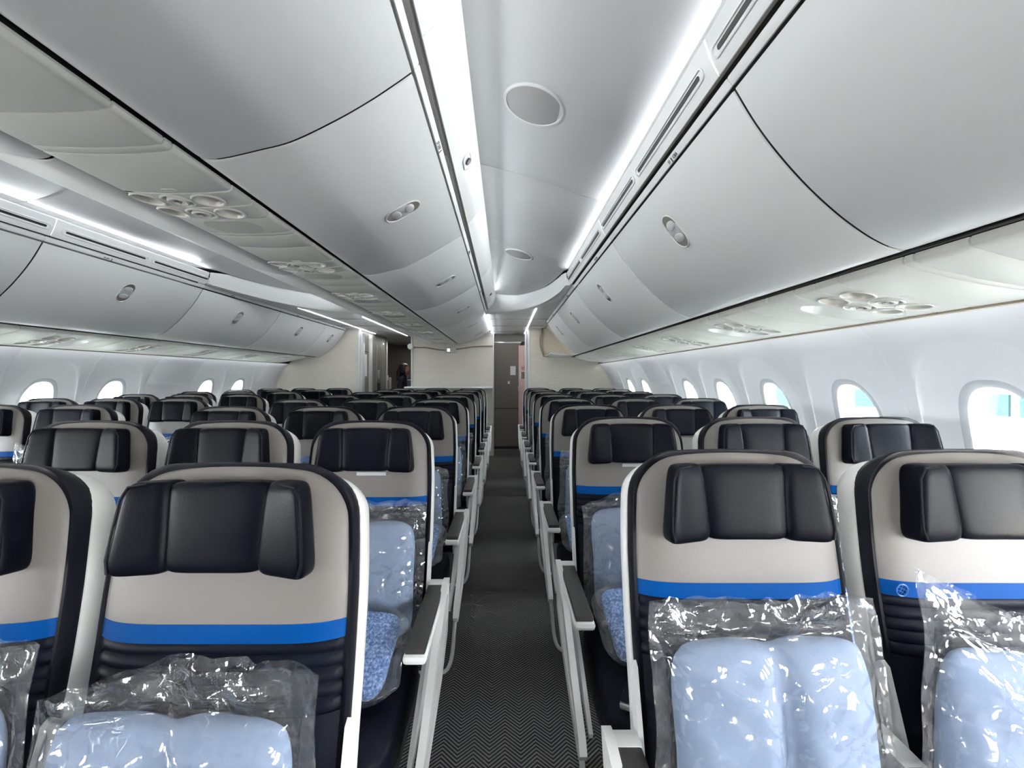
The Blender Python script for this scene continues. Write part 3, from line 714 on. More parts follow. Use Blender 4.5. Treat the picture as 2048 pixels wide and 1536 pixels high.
def make_psu(block, row, c, pr, ref, label):
    p0 = pr[0]; e = empty('passenger_service_unit', (p0[0], c, H + p0[1])); inv = Matrix.Translation((-p0[0], -c, -(H + p0[1])))
    f, L = psu_map(pr); N = normals(pr, ref)
    if block == 'centre': hs = [.335 * L, .595 * L, .855 * L]
    else: hs = [.29 * L, .50 * L, .71 * L]
    for j, (a, b) in enumerate(((-.108, 0), (0, .108))):
        o = holed(pr, ref, c + a + .0016, c + b - .0016, hs, .041 if block == 'centre' else .045).obj('light_panel', 'psu', e); o.matrix_parent_inverse = inv
        kinds = ('light', 'nozzle', 'blank')
        for h, kd in zip(hs, kinds):
            p, i = f(h); T = frame_at(p, N[i], None, c + (a + b) / 2)
            cup(e, inv, T, kd, .042 if block == 'centre' else .046)
    o = panel(pr, c + .108, c + .265, ref, .01, .003, gap=.0016).obj('sign_panel', 'psu', e); o.matrix_parent_inverse = inv
    o = panel(pr, c + .265, c + .295, ref, .01, .003, gap=.0016).obj('filler_panel', 'psu', e); o.matrix_parent_inverse = inv
    o = panel(pr, c - .34, c - .108, ref, .01, .003, gap=.0016).obj('mask_door', 'psu', e); o.matrix_parent_inverse = inv
    o = panel(pr, c + .295, c + .45, ref, .01, .003, gap=.0016).obj('filler_panel', 'psu', e); o.matrix_parent_inverse = inv
    # dark inset of the seat-belt sign and a little call mark
    p, i = f(.5 * L); 
    g = MB(); v = []
    ks = 14
    for q in range(ks + 1):
        s = (.24 + .56 * q / ks) * L; w_ = .058 * (1 - abs(2 * q / ks - 1) ** 6) + .004
        pp, ii = f(s); v += [(pp[0] + N[ii][0] * .0008, c + .187 - w_, H + pp[1] + N[ii][1] * .0008), (pp[0] + N[ii][0] * .0008, c + .187 + w_, H + pp[1] + N[ii][1] * .0008)]
    g.add(v, [(2 * q, 2 * q + 1, 2 * q + 3, 2 * q + 2) for q in range(ks)]); o = g.obj('seat_belt_sign', 'speaker' if block == 'centre' else 'psuring', e); o.matrix_parent_inverse = inv
    p, i = f(.5 * L); T = frame_at(p, N[i], None, c - .135); o = stad_ring(MB(), T @ Matrix.Rotation(PI / 2, 4, 'Z'), .016, .008, .003, .0015).obj('mask_release', 'psuring', e); o.matrix_parent_inverse = inv
    tag(e, label, 'service unit', 'overhead service units')
for r in range(8):
    c = 1.525 + .79 * r
    if c + .3 < 7.2:
        make_psu('right', r, c, PR_R, (1.3, -1), 'reading light and air nozzle unit over right seats, %s from camera' % ordw[r])
        if r >= 1: make_psu('left', r, c, mir(PR_R), (mx(1.3), -1), 'reading light and air nozzle unit over far-left seats, %s from camera' % ordw[r])
    c = 1.43 + .79 * r
    if c + .3 < 7.3: make_psu('centre', r, c, PR_C, (XC, -1), 'reading light and air nozzle unit over centre seats, %s from camera' % ordw[r])
# plain runs ahead of the first units and at the aft end
for nm, pr, ref, ya in (('right', PR_R, (1.3, -1), 1.525 - .34), ('left', mir(PR_R), (mx(1.3), -1), 1.525 + .79 - .34), ('centre', PR_C, (XC, -1), 1.43 - .34)):
    e = empty('passenger_service_unit', (pr[0][0], 0, H + pr[0][1])); inv = Matrix.Translation((-pr[0][0], 0, -(H + pr[0][1])))
    y = ya
    for w_ in (.03, .14, .24, .38, .03, .14, .24, .38, .14, .24, .38, .38, 3.6):
        if y < Y0: break
        o = panel(pr, y - w_, y, ref, .01, .003, gap=.0016).obj('filler_panel', 'psu', e); o.matrix_parent_inverse = inv; y -= w_
    tag(e, 'plain service panels ahead of the first light unit, %s seats' % nm, 'service unit', 'overhead service units')
tn += 1
for nm, a, b, z in (('right', 1.103, 1.14, .337), ('left', mx(1.14), mx(1.103), .337), ('centre', -.875, -.846, .597), ('centre', mx(-.846), mx(-.875), .597)):
    g = MB(); g.box(a, b, Y0, YB if nm != 'centre' else 7.35, H + z, H + z + .07); tn += 1
    tag(g.obj('trim_%d' % tn, 'black'), 'black gap below the %s bins' % nm, kind='structure')
for nm, a, b in (('right', 1.534, 1.556), ('left', mx(1.556), mx(1.534))):
    g = MB(); g.box(a, b, Y0, YB, H + .2235, H + .233); tn += 1
    tag(g.obj('trim_%d' % tn, 'brown'), 'thin dark joint between service panels and the %s sidewall' % nm, kind='structure')

# ------------------------------------------------------------------ aft bulkheads, doors, galley
def boxobj(name, mat, x0, x1, y0, y1, z0, z1, label=None, cat=None, kind=None, r=0, parent=None, group=None):
    g = MB(); g.box(x0, x1, y0, y1, z0, z1, r); o = g.obj(name, mat, parent)
    if label: tag(o, label, cat, group, kind)
    return o
for side, sname in ((1, 'right'), (-1, 'left')):
    S = (lambda x: x) if side > 0 else mx
    zs = [-1.355 + (1.584) * i / 40 for i in range(41)]
    inner = .385 if side > 0 else .39
    poly = [(S(inner), H + .805), (S(inner), .0)] + [(S(xw(z) + .012), H + z) for z in zs] + [(S(1.3), H + .40), (S(.95), H + .805)]
    g = MB(); g.prism(poly, YB, YB + .03, 'y'); tag(g.obj('wall_bulkhead_' + sname, 'bulk', smooth=False), 'cream rippled bulkhead behind the last %s seat row' % sname, kind='structure')
    x = .33
    tn += 1; boxobj('trim_%d' % tn, 'post', min(S(x), S(x + .03)), max(S(x), S(x + .03)), YB - .02, YB + .12, 0, H + .74, 'white edge post of the %s bulkhead' % sname, kind='structure', r=.008)
    tn += 1; boxobj('trim_%d' % tn, 'post', min(S(x + .037), S(x + .085)), max(S(x + .037), S(x + .085)), YB - .012, YB + .05, 0, H + .79, 'second white post of the %s bulkhead' % sname, kind='structure', r=.008)
    tn += 1; g = MB(); g.tube([(S(xw(z) - .004), YB - .006, H + z) for z in zs[::2]], .012, 6); tag(g.obj('trim_%d' % tn, 'post'), 'white edge strip where the %s bulkhead meets the sidewall' % sname, kind='structure')
# centre bulkhead
CY = 7.42
g = MB(); g.box(-1.60, -.205, CY, CY + .03, 0, H + .80); tag(g.obj('wall_bulkhead_centre', 'bulk'), 'plain cream bulkhead behind the last centre seats', kind='structure')
tn += 1; boxobj('trim_%d' % tn, 'post', -.215, -.19, CY - .02, CY + .05, 0, H + .78, 'white right edge post of the centre bulkhead', kind='structure', r=.006)
tn += 1; boxobj('trim_%d' % tn, 'post', -1.62, -1.59, CY - .02, CY + .05, 0, H + .72, 'white left edge post of the centre bulkhead', kind='structure', r=.006)
tn += 1; boxobj('trim_%d' % tn, 'plastic', -1.70, -.21, CY - .20, CY - .01, H - .185, H - .155, 'white ledge along the foot of the centre bulkhead', kind='structure', r=.012)
tn += 1; g = MB(); g.tube([(-1.59, CY - .012, H + .52), (-1.35, CY - .012, H + .515), (-1.17, CY - .012, H + .48), (XC, CY - .012, H + .465), (-.80, CY - .012, H + .49), (-.55, CY - .012, H + .53), (-.21, CY - .012, H + .545)], .012, 6)  # brown tube standing in for the shadow line under the centre bins
tag(g.obj('trim_%d' % tn, 'brown'), 'brown tube drawn as the shadow line of the bins on the centre bulkhead', kind='structure')
# lavatory sign
e = tag(empty('lavatory_sign', (-.93, CY - .06, H + .47)), 'small white lit lavatory sign hanging at the centre bulkhead', 'sign')
g = MB(); g.box(-.09, .09, -.03, .04, -.045, .045, .008); g.obj('housing', 'speaker', e)
for x in (-.045, -.02):
    g = MB(); g.lathe([(.006, -.004), (.006, 0), (0.0001, .001)], 10, Matrix.Translation((x, -.0315, .02)) @ Matrix.Rotation(PI / 2, 4, 'X')); g.prism([(x - .008, .01), (x + .008, .01), (x + .005, -.028), (x - .005, -.028)], -.0325, -.0305, 'y'); g.obj('figure_symbol', 'signlit', e)
# aisle-end door
DY = 8.08
e = tag(empty('door_1', (.04, DY, 0)), 'grey-brown laminate door closing the right-hand aisle', kind='structure')
g = MB(); g.box(-.24, .25, 0, .04, .78, H + .64); g.obj('door_panel', 'doorgrey', e, smooth=False)
g = MB(); g.box(-.24, .25, 0, .04, .06, .765); g.obj('door_panel', 'doorgrey', e, smooth=False)
g = MB(); g.box(-.24, .25, .01, .03, .76, .785); g.obj('door_joint', 'black', e)
g = MB(); g.box(-.26, .27, -.02, .05, 0, .05, .004); g.obj('threshold', 'rubber', e)
g = MB(); g.box(-.26, .27, -.05, -.02, 0, .012); g.obj('threshold_strip', 'alu', e)
g = MB(); g.box(.195, .225, -.03, 0, 1.17, 1.19, .004); g.box(.205, .215, -.035, -.02, 1.1, 1.19, .003); g.obj('door_handle', 'alu', e)
g = MB(); g.box(-.26, .27, -.01, .06, H + .64, H + .67, .004); g.obj('door_header', 'alu', e)
g = MB(); g.box(-.7, .7, .0, .06, H + .67, H + .81); g.obj('header_panel', 'greywall', e)
for i, (x, z, w_, h_) in enumerate(((.10, 1.40, .10, .17), (.05, 1.235, .04, .05))):
    tag(boxobj('paper_notice', 'paper', x, x + w_, DY - .004, DY - .001, z, z + h_), ['larger pale notice taped to the aisle door', 'small pale sticker low on the aisle door'][i], 'notice')
e = tag(empty('wall_pink_panel', (.32, DY - .02, 0)), 'narrow pink wall strip beside the aisle door', kind='structure')
g = MB(); g.box(-.065, .10, 0, .05, 0, H + .60); g.obj('panel_face', 'pink', e)
e = tag(empty('no_smoking_sign', (.345, DY - .024, 1.535)), 'round red no-smoking symbol on the pink strip', 'sign')
g = MB(); v = []
RT = Matrix.Rotation(PI / 2, 4, 'X')
g = MB().lathe([(.040, -.001), (.040, .002), (.033, .002), (.033, -.001)], 28, RT); g.obj('red_ring', 'red', e)
g = MB(); g.box(-.035, .035, -.002, .001, -.004, .004); g.xf(Matrix.Rotation(-PI / 4, 4, 'Y')); g.obj('red_bar', 'red', e)
g = MB(); g.box(-.022, .022, -.001, .001, -.005, .005); g.obj('cigarette_symbol', 'ink', e)
tag(boxobj('paper_notice', 'brown', .30, .37, DY - .025, DY - .021, 1.33, 1.46, r=0), 'brown and white placard under the no-smoking symbol', 'notice')
b_ = boxobj('placard_field', 'paper', .275, .305, DY - .027, DY - .0235, 1.335, 1.455); b_.parent = bpy.data.objects['paper_notice.002']; 
# left aisle: lavatory side wall, galley
LX = -2.41
e = tag(empty('wall_lavatory', (LX, YB, 0)), 'grey lavatory side wall with white posts beside the left aisle', kind='structure')
def lp(mb, name, mat): return mb.obj(name, mat, e)
g = MB(); g.box(-.03, 0, .02, 1.65, 0, H + .80); lp(g, 'wall_face', 'greywall')
for y0, y1 in ((-.01, .05), (.50, .66), (1.58, 1.66)):
    g = MB(); g.box(-.01, .02, y0, y1, 0, H + .76, .006); lp(g, 'post', 'post')
for y in (.95, 1.2):
    g = MB(); g.box(0, .008, y, y + .025, .1, H + .62); lp(g, 'door_edge_strip', 'alu')
g = MB(); g.box(0, .005, .06, .49, H + .44, H + .45); lp(g, 'panel_joint', 'black')
g = MB(); g.box(0, .004, .28, .40, H + .02, H + .40); lp(g, 'placard', 'paper')
g = MB(); g.box(0, .02, 1.02, 1.10, H - .02, H + .14, .006); lp(g, 'door_lock', 'alu')
g = MB(); g.box(0, .02, 1.0, 1.18, H - .3, H - .1, .006); lp(g, 'ashtray', 'ink')
e = tag(empty('exit_light', (LX + .02, YB + 1.35, H + .66)), 'tiny green indicator light above the lavatory door', 'light')
MB().lathe([(.02, 0), (.018, .008), (0.0001, .01)], 14, Matrix.Rotation(PI / 2, 4, 'Y')).obj('lens', pbr('green_lens', (190, 235, 215), .3, emit=((190, 240, 215), 2)), e)
e = tag(empty('galley_cart', (-2.2, 9.6, 0)), 'dark galley trolley standing in the left galley', 'trolley')
g = MB(); g.box(-.15, .15, -.2, .2, .06, 1.28, .01); g.obj('cart_body', 'cart', e)
g = MB(); g.box(-.155, .155, -.205, .205, 1.28, 1.31, .01); g.obj('cart_top', 'alu', e)
for x in (-.155, .14):
    g = MB(); g.box(x, x + .015, -.21, -.2, .1, 1.28); g.obj('edge_rail', 'alu', e)
for x in (-.12, .12):
    for y in (-.16, .16):
        g = MB(); g.lathe([(.03, -.012), (.03, .012), (0.0001, .012)], 12, Matrix.Translation((x, y, .03)) @ Matrix.Rotation(PI / 2, 4, 'Y')); g.obj('caster', 'black', e)
e = tag(empty('coffee_pot', (-2.16, 9.55, 1.31)), 'small dark coffee pot on the galley trolley', 'pot')
MB().lathe([(.045, 0), (.055, .03), (.05, .08), (.035, .11), (.04, .12), (0.0001, .125)], 16).obj('pot_body', 'ink', e)
MB().tube([(.05, 0, .10), (.085, 0, .09), (.085, 0, .04), (.055, 0, .03)], .008, 6).obj('pot_handle', 'ink', e)
e = tag(empty('galley_dispenser', (-2.50, 9.1, 0)), 'pale galley dispenser box beside the lavatory wall', 'dispenser')
g = MB(); g.box(-.06, .07, -.1, .1, 0, 1.36, .008); g.obj('body', 'greywall', e)
g = MB(); g.box(-.05, .06, -.105, -.09, 1.3, 1.40, .006); g.obj('spout_cover', 'paper', e)
e = tag(empty('paper_notice', (-2.0, YE - .02, H + .24)), 'white sticker on the dark galley wall above the crew member', 'notice')
g = MB(); g.box(-.05, .06, -.004, 0, .0, .06); g.box(.0, .05, -.004, 0, -.07, .0); g.obj('sheet', 'paper', e)
e = tag(empty('wall_galley', (-1.7, 8.7, 0)), 'dark galley partition at the end of the left aisle', kind='structure')
g = MB(); g.box(-.04, 1.2, 0, .04, 0, H + .80); g.obj('partition', 'darkwall', e)
e = tag(empty('jumpseat_speaker', (-1.62, 7.38, H + .53)), 'small round white disc at the upper left of the centre bulkhead', 'speaker')
MB().lathe([(.05, 0), (.05, .02), (.035, .03), (0.0001, .025)], 20, Matrix.Rotation(PI / 2, 4, 'X') ).obj('disc', 'post', e)

# crew member seen in the galley, facing right
def person():
    e = tag(empty('person', (-2.13, 8.95, 0)), 'person in dark uniform with dark hair, standing in the galley facing right', 'person')
    jo = {'pel': (0, 0, .90, .13), 'wai': (.0, 0, 1.05, .115), 'che': (.0, 0, 1.24, .135), 'nec': (.02, 0, 1.38, .055), 'ch': (.03, 0, 1.44, .05),
          'sl': (0, .16, 1.31, .06), 'el': (-.02, .2, 1.05, .045), 'wl': (.12, .18, .92, .033), 'hl': (.19, .16, .93, .03),
          'sr': (0, -.16, 1.31, .06), 'er': (-.02, -.2, 1.05, .045), 'wr': (.14, -.16, .94, .033), 'hr': (.21, -.14, .96, .03),
          'hipl': (0, .09, .85, .09), 'kl': (.02, .09, .48, .062), 'al': (0, .09, .08, .04), 'tl': (.13, .09, .04, .035),
          'hipr': (0, -.09, .85, .09), 'kr': (.02, -.09, .48, .062), 'ar': (0, -.09, .08, .04), 'tr': (.13, -.09, .04, .035)}
    names = list(jo); ed = [('pel', 'wai'), ('wai', 'che'), ('che', 'nec'), ('nec', 'ch'), ('che', 'sl'), ('sl', 'el'), ('el', 'wl'), ('wl', 'hl'), ('che', 'sr'), ('sr', 'er'), ('er', 'wr'), ('wr', 'hr'), ('pel', 'hipl'), ('hipl', 'kl'), ('kl', 'al'), ('al', 'tl'), ('pel', 'hipr'), ('hipr', 'kr'), ('kr', 'ar'), ('ar', 'tr')]
    me = bpy.data.meshes.new('body'); me.from_pydata([jo[k][:3] for k in names], [(names.index(a), names.index(b)) for a, b in ed], [])
    me.materials.append(M['uniform']); o = link('body', me, e)
    sk = o.modifiers.new('skin', 'SKIN'); 
    for i, k in enumerate(names): me.skin_vertices[0].data[i].radius = (jo[k][3],) * 2
    me.skin_vertices[0].data[0].use_root = True
    sk.use_smooth_shade = True; ss = o.modifiers.new('sub', 'SUBSURF'); ss.levels = ss.render_levels = 2
    def hd(p):
        q = Vector(p)
        if q.x > .05 and abs(q.z + .005) < .03: q.x += .02 * (1 - abs(q.z + .005) / .03) * max(0, 1 - abs(q.y) / .025)
        if q.z < -.05: q.y *= .82; q.x = q.x * .9 + .012
        return q
    h = MB().superell(.092, .074, .115, 2.3, 2.2, 28, 20, hd); h.xf(Matrix.Translation((.045, 0, 1.515))); h = h.obj('head', 'skin', e)
    for s in (-1, 1):
        MB().superell(.008, .012, .007, 2, 2, 10, 6).xf(Matrix.Translation((.127, s * .03, 1.525))).obj('eye', 'ink', h)
        MB().superell(.016, .008, .026, 2, 2, 10, 6).xf(Matrix.Translation((.035, s * .077, 1.51))).obj('ear', 'skin', h)
    MB().superell(.008, .022, .006, 2, 2, 10, 6).xf(Matrix.Translation((.127, 0, 1.462))).obj('mouth', 'red', h)
    def hr(p):
        q = Vector(p)
        if q.x > .045 and q.z < .055: q.x = .045 + (q.x - .045) * .1
        return q
    hair = MB().superell(.108, .092, .125, 2.4, 2.2, 28, 18, hr); hair.xf(Matrix.Translation((.025, 0, 1.53)))
    hair.superell(.055, .06, .14, 2.2, 2, 20, 12).xf(Matrix.Translation((-.075, 0, 1.40)), len(hair.v) - 20 * 13); hair.obj('hair', 'hair', e)
    for s in (-1, 1):       # hands: palm and five bent fingers
        b = Vector(jo['hl'][:3] if s > 0 else jo['hr'][:3]); p = MB().superell(.045, .03, .016, 3, 3, 14, 8); p.xf(Matrix.Translation(b + Vector((.03, 0, 0))))
        for k, ln in enumerate((.06, .07, .068, .055)):
            q = b + Vector((.065, (-.022 + .015 * k), 0)); p.tube([q, q + Vector((ln * .5, 0, -.004)), q + Vector((ln * .85, 0, -.02)), q + Vector((ln * .95, 0, -.035))], .0075, 6)
        q = b + Vector((.01, -s * .025, 0)); p.tube([q, q + Vector((.025, -s * .022, -.004)), q + Vector((.05, -s * .026, -.012))], .008, 6)
        p.obj('hand', 'skin', e)
person()

# ------------------------------------------------------------------ seats
TOP = 1.186; ZBOT = .44; WS = .224
def yf(z): return -(TOP - z) * .155 - .012 * math.exp(-((z - .66) / .16) ** 2)
def hwid(z, d=0, top=TOP, r=.088):
    base = WS + d - .010 * max(0, (z - .95) / .2) ** 1.5 - .006 * max(0, (.8 - z) / .35)
    t = top + d - z
    if t < r: base -= r - math.sqrt(max(0, r * r - (r - t) ** 2))
    return base
def crown(u): return .010 * (1 - u * u)      # the top edge bows up slightly
def seat_panel(z0, z1, inset, bul, nz=10, nx=20, ribs=0, top_round=False):
    mb = MB(); v = []; tp = z1 if top_round else TOP - inset
    rows = nz + 1
    zl = [z0 + (z1 - z0) * i / nz for i in range(rows)]
    if top_round:
        zl = [z0 + (z1 - z0) * math.sin(PI / 2 * i / nz) for i in range(rows)]
    for i, z in enumerate(zl):
        hw = hwid(z, -inset) if not top_round else hwid(min(z, TOP - inset - 1e-5), -inset)
        for j in range(nx + 1):
            u = -1 + 2 * j / nx; u = math.copysign(abs(u) ** .8, u)
            e1 = (1 - abs(u) ** 6)
            e2 = 1.0
            if top_round: e2 = max(0, 1 - ((z - z0) / (z1 - z0)) ** 8)
            b = bul * (.25 + .75 * e1) * (.3 + .7 * e2)
            if ribs: b += .006 * abs(math.sin(PI * ribs * (z - z0) / (z1 - z0))) ** .6 - .004
            edge = .012 * (1 - e1 * e2)
            zz = z + crown(u) * max(0, (z - 1.0) / .186)
            v.append((u * hw, yf(z) - b + edge, zz))
    # front skin plus a back skin so that the pad is closed
    n = nx + 1; m = len(v)
    v += [(x, yf(z) + .018, z) for x, y, z in v]
    f = [(i * n + j, i * n + j + 1, (i + 1) * n + j + 1, (i + 1) * n + j) for i in range(rows - 1) for j in range(nx)]
    f += [tuple(m + k for k in q[::-1]) for q in f]
    bd = [(0, j) for j in range(n)] + [(i, nx) for i in range(1, rows)] + [(rows - 1, j) for j in range(nx - 1, -1, -1)] + [(i, 0) for i in range(rows - 2, 0, -1)]
    ids = [i * n + j for i, j in bd]
    f += [(ids[k], ids[(k + 1) % len(ids)], m + ids[(k + 1) % len(ids)], m + ids[k]) for k in range(len(ids))]
    return mb.add(v, f)
def outline(d):
    pts = []; zs = [ZBOT - d * .5 + (TOP - .09 - ZBOT) * i / 16 for i in range(17)]
    tz = [TOP - .088 + (.088 + d) * math.sin(PI / 2 * i / 10) for i in range(1, 11)]
    right = [(hwid(z, d), z) for z in zs] + [(hwid(min(z, TOP + d - 1e-6), d), z) for z in tz]
    wt = right[-1][0]; topl = [(wt * (1 - 2 * k / 10), TOP + d) for k in range(1, 10)]
    pts = right + topl + [(-x, z) for x, z in right[::-1]]
    return [(x, z + crown(x / max(.05, WS)) * max(0, (z - 1.0) / .186)) for x, z in pts]
def ring_body(layers, capfront=True, capback=True, drop=0, d0=None):
    mb = MB(); v = []; n = len(outline(0))
    for d, dy in layers: v += [(x, yf(min(z, TOP)) + dy, z - drop * ((1 + 6 * max(0, dy - .034)) if d0 is None else max(0, dy - d0) / .044) * max(0, (z - .9) / .286) ** 2) for x, z in outline(d)]
    f = [(i * n + k, i * n + (k + 1) % n, (i + 1) * n + (k + 1) % n, (i + 1) * n + k) for i in range(len(layers) - 1) for k in range(n)]
    def strip(b):      # cap by joining left and right halves
        return [(b + k, b + k + 1, b + n - 2 - k, b + n - 1 - k) for k in range(n // 2 - 1)] + ([(b + n // 2 - 1, b + n // 2, b + n // 2 + 1)] if n % 2 else [])
    if capfront: f += strip(0)
    if capback: f += strip((len(layers) - 1) * n)
    return mb.add(v, f)
SM = {}
SM['trim'] = ring_body([(-.012, .008), (-.006, .003), (-.001, .003), (.001, .008), (.0015, .03), (.001, .045), (-.006, .05)], drop=.02, d0=.006).mesh('side_bolster', 'trim', sharp=60)
SM['shell'] = ring_body([(-.02, .034), (.004, .036), (.0075, .042), (.0085, .06), (.004, .085), (-.012, .105), (-.05, .118)], drop=.030).mesh('back_shell', 'shell', sharp=50)
SM['beige'] = seat_panel(.928, TOP - .005, .005, .018, 16, 24, top_round=True).mesh('backrest', 'beige', sharp=60)
SM['blue'] = seat_panel(.899, .929, .005, .019, 4, 24).mesh('blue_band', 'blue', sharp=60)
SM['ribs'] = seat_panel(.785, .900, .006, .015, 40, 20, ribs=5).mesh('ribbed_pad', 'navy', sharp=70)
SM['lower'] = seat_panel(.655, .786, .006, .016, 8, 20).mesh('lumbar_pad', 'navy', sharp=60)
SM['low2'] = seat_panel(.44, .656, .006, .016, 8, 20).mesh('lower_pad', 'navy', sharp=60)
# headrest: centre pad with two wings
HZ = 1.092
def hpad(xa0, xa1, xb0, xb1, h, t, fwd_a=0, fwd_b=0, n=5):
    """pad whose left edge runs xa0 (bottom) to xa1 (top) and right edge xb0..xb1; fwd pushes an end towards the front"""
    def fn(p):
        u = (p.x + 1) / 2; v_ = (p.z / h + 1) / 2
        xl = xa0 + (xa1 - xa0) * v_; xr = xb0 + (xb1 - xb0) * v_
        x = xl + (xr - xl) * u
        y = p.y - (fwd_a * (1 - u) ** 1.6 + fwd_b * u ** 1.6)
        return Vector((x, y, p.z + .004 * math.cos(x * 9)))
    return MB().superell(1.0, t, h, n, 4.5, 44, 22, fn)
def headrest(wl, wr):
    c = hpad(-.085, -.094, .085, .094, .076, .032, 0, 0, 9)
    l = hpad(-.175, -.154, -.073, -.082, .078, .034, wl, 0, 6.5)
    r = hpad(.073, .082, .175, .154, .078, .034, 0, wr, 6.5)
    pos = Matrix.Translation((0, yf(HZ) - .026, HZ)) @ Matrix.Rotation(-.155, 4, 'X')
    out = []
    for mb_, nm in ((c, 'headrest'), (l, 'headrest_wing'), (r, 'headrest_wing')):
        mb_.xf(pos); out.append(mb_.mesh(nm, 'headrest', sharp=80))
    for s in (-1, 1):       # piping along the outer edge
        w_ = wl if s < 0 else wr
        P_ = [Vector((q[0] * s, q[1], q[2])) for q in ((.116, -.0335 - w_ * .3, .0755), (.146, -.030 - w_ * .75, .071), (.158, -.028 - w_ * .9, .050), (.164, -.028 - w_ * .93, 0), (.168, -.028 - w_ * .95, -.048), (.163, -.029 - w_ * .88, -.070))]; P_ = [pos @ q for q in P_]
        _ = [pos @ Vector((s * (.122 + .0), -.035 - w_ * .3, .0815)), pos @ Vector((s * .156, -.031 - w_ * .75, .077)), pos @ Vector((s * .170, -.029 - w_ * .9, .054)), pos @ Vector((s * .176, -.029 - w_ * .93, 0)), pos @ Vector((s * .181, -.029 - w_ * .95, -.052)), pos @ Vector((s * .175, -.030 - w_ * .88, -.076))]
        out.append(MB().tube(P_, .0022, 6).mesh('headrest_piping', 'trim'))
    return out
HR = [headrest(.012, .012), headrest(.034, .010), headrest(.010, .034), headrest(.026, .026)]
tagm = MB(); tagm.box(-.035, .07, -.004, 0, -.006, .006); SM['hlabel'] = tagm.xf(Matrix.Translation((0, yf(1.012) - .0195, 1.010))).mesh('headrest_tab', 'latchpad')
# seat cushion
def cushf(p):
    q = Vector(p)
    if q.z > 0: q.z += .012 * math.cos(q.y * 6) - .012 * (abs(q.x) / .22) ** 2 * .4
    if q.y < -.1: q.z -= .5 * max(0, -q.y - .16) ** 1.5
    return q
SM['cushion'] = MB().superell(.222, .235, .062, 5, 6, 40, 16, cushf).xf(Matrix.Translation((0, -.365, .405))).mesh('seat_cushion', 'navy', sharp=80)
SM['pan'] = MB().box(-.21, .21, -.55, -.10, .28, .345, .02).mesh('seat_pan', 'dark')
# seat-back hinge brackets
def bracket(s):
    g = MB(); g.prism([(-.075, .765), (-.062, .772), (-.05, .76), (-.085, .62), (-.12, .46), (-.15, .44), (-.15, .52), (-.115, .64)], s * .226, s * .236); return g.mesh('hinge_bracket', 'white', sharp=30)
SM['brL'] = bracket(-1); SM['brR'] = bracket(1)
# armrests: pad on a white carrier; the aisle ones carry the white loop frame and baggage tube
def arm(s, x):
    a = MB(); a.box(x - .027, x + .027, -.475, -.125, .632, .652, .007)
    c = MB(); c.box(x - .031, x + .031, -.485, -.095, .612, .636, .010); c.box(x - .030, x + .030, -.135, -.09, .615, .656, .010)
    return a.mesh('armrest_pad', 'armpad'), c.mesh('armrest_body', 'white')
def inner_arm(x):
    a = MB(); a.box(x - .020, x + .020, -.47, -.12, .632, .650, .006)
    c = MB(); c.prism([(-.08, .655), (-.49, .633), (-.50, .618), (-.46, .60), (-.15, .56), (-.07, .58)], x - .021, x + .021)
    return a.mesh('armrest_pad', 'armpad'), c.mesh('armrest_body', 'white', sharp=30)
def loop_frame(s, x):
    out_ = [(-.085, .655), (-.14, .50), (-.27, .43), (-.40, .395), (-.575, .352), (-.615, .352), (-.63, .375), (-.61, .405), (-.47, .49), (-.31, .60), (-.20, .645), (-.12, .662)]
    inn = [(-.135, .622), (-.175, .525), (-.285, .463), (-.41, .43), (-.55, .395), (-.575, .390), (-.580, .394), (-.57, .40), (-.45, .465), (-.30, .565), (-.205, .610), (-.155, .628)]
    g = MB(); g.ringprism(out_, inn, x + s * .022, x + s * .042)
    g2 = MB(); g2.prism([(-.17, .50), (-.28, .435), (-.56, .365), (-.565, .38), (-.42, .475), (-.28, .56), (-.18, .60)], x - .006, x + .006)
    return g.mesh('arm_frame', 'white', sharp=30), g2.mesh('arm_side_panel', 'white', sharp=30)
def bag_tube(s, x):
    pts = []
    base = [(x + s * .012, -.30, .40), (x + s * .016, -.40, .36), (x + s * .014, -.50, .26), (x + s * .010, -.545, .16), (x - s * .01, -.55, .105), (x - s * .05, -.53, .082), (x - s * .14, -.52, .078), (x - s * .42, -.52, .078)]
    for i in range(len(base) - 1):
        for k in range(3): pts.append(Vector(base[i]).lerp(Vector(base[i + 1]), k / 3))
    pts.append(Vector(base[-1]))
    for _ in range(2): pts = [pts[0]] + [(pts[i - 1] + pts[i] * 2 + pts[i + 1]) / 4 for i in range(1, len(pts) - 1)] + [pts[-1]]
    return MB().tube(pts, .0085, 8).mesh('baggage_bar', 'tube')
AX = .2617
for s, k in ((-1, 'L'), (1, 'R')):
    SM['aP' + k], SM['aB' + k] = arm(s, s * AX); SM['aF' + k], SM['aS' + k] = loop_frame(s, s * AX); SM['aT' + k] = bag_tube(s, s * AX)
SM['iP'], SM['iB'] = inner_arm(.2467)
lg = MB(); lg.box(-.02, .02, -.16, -.13, 0, .3, .004); lg.box(-.02, .02, -.48, -.45, .0, .3, .004); lg.box(-.03, .03, -.52, -.10, 0, .02, .004); SM['leg'] = lg.mesh('leg_frame', 'steel')
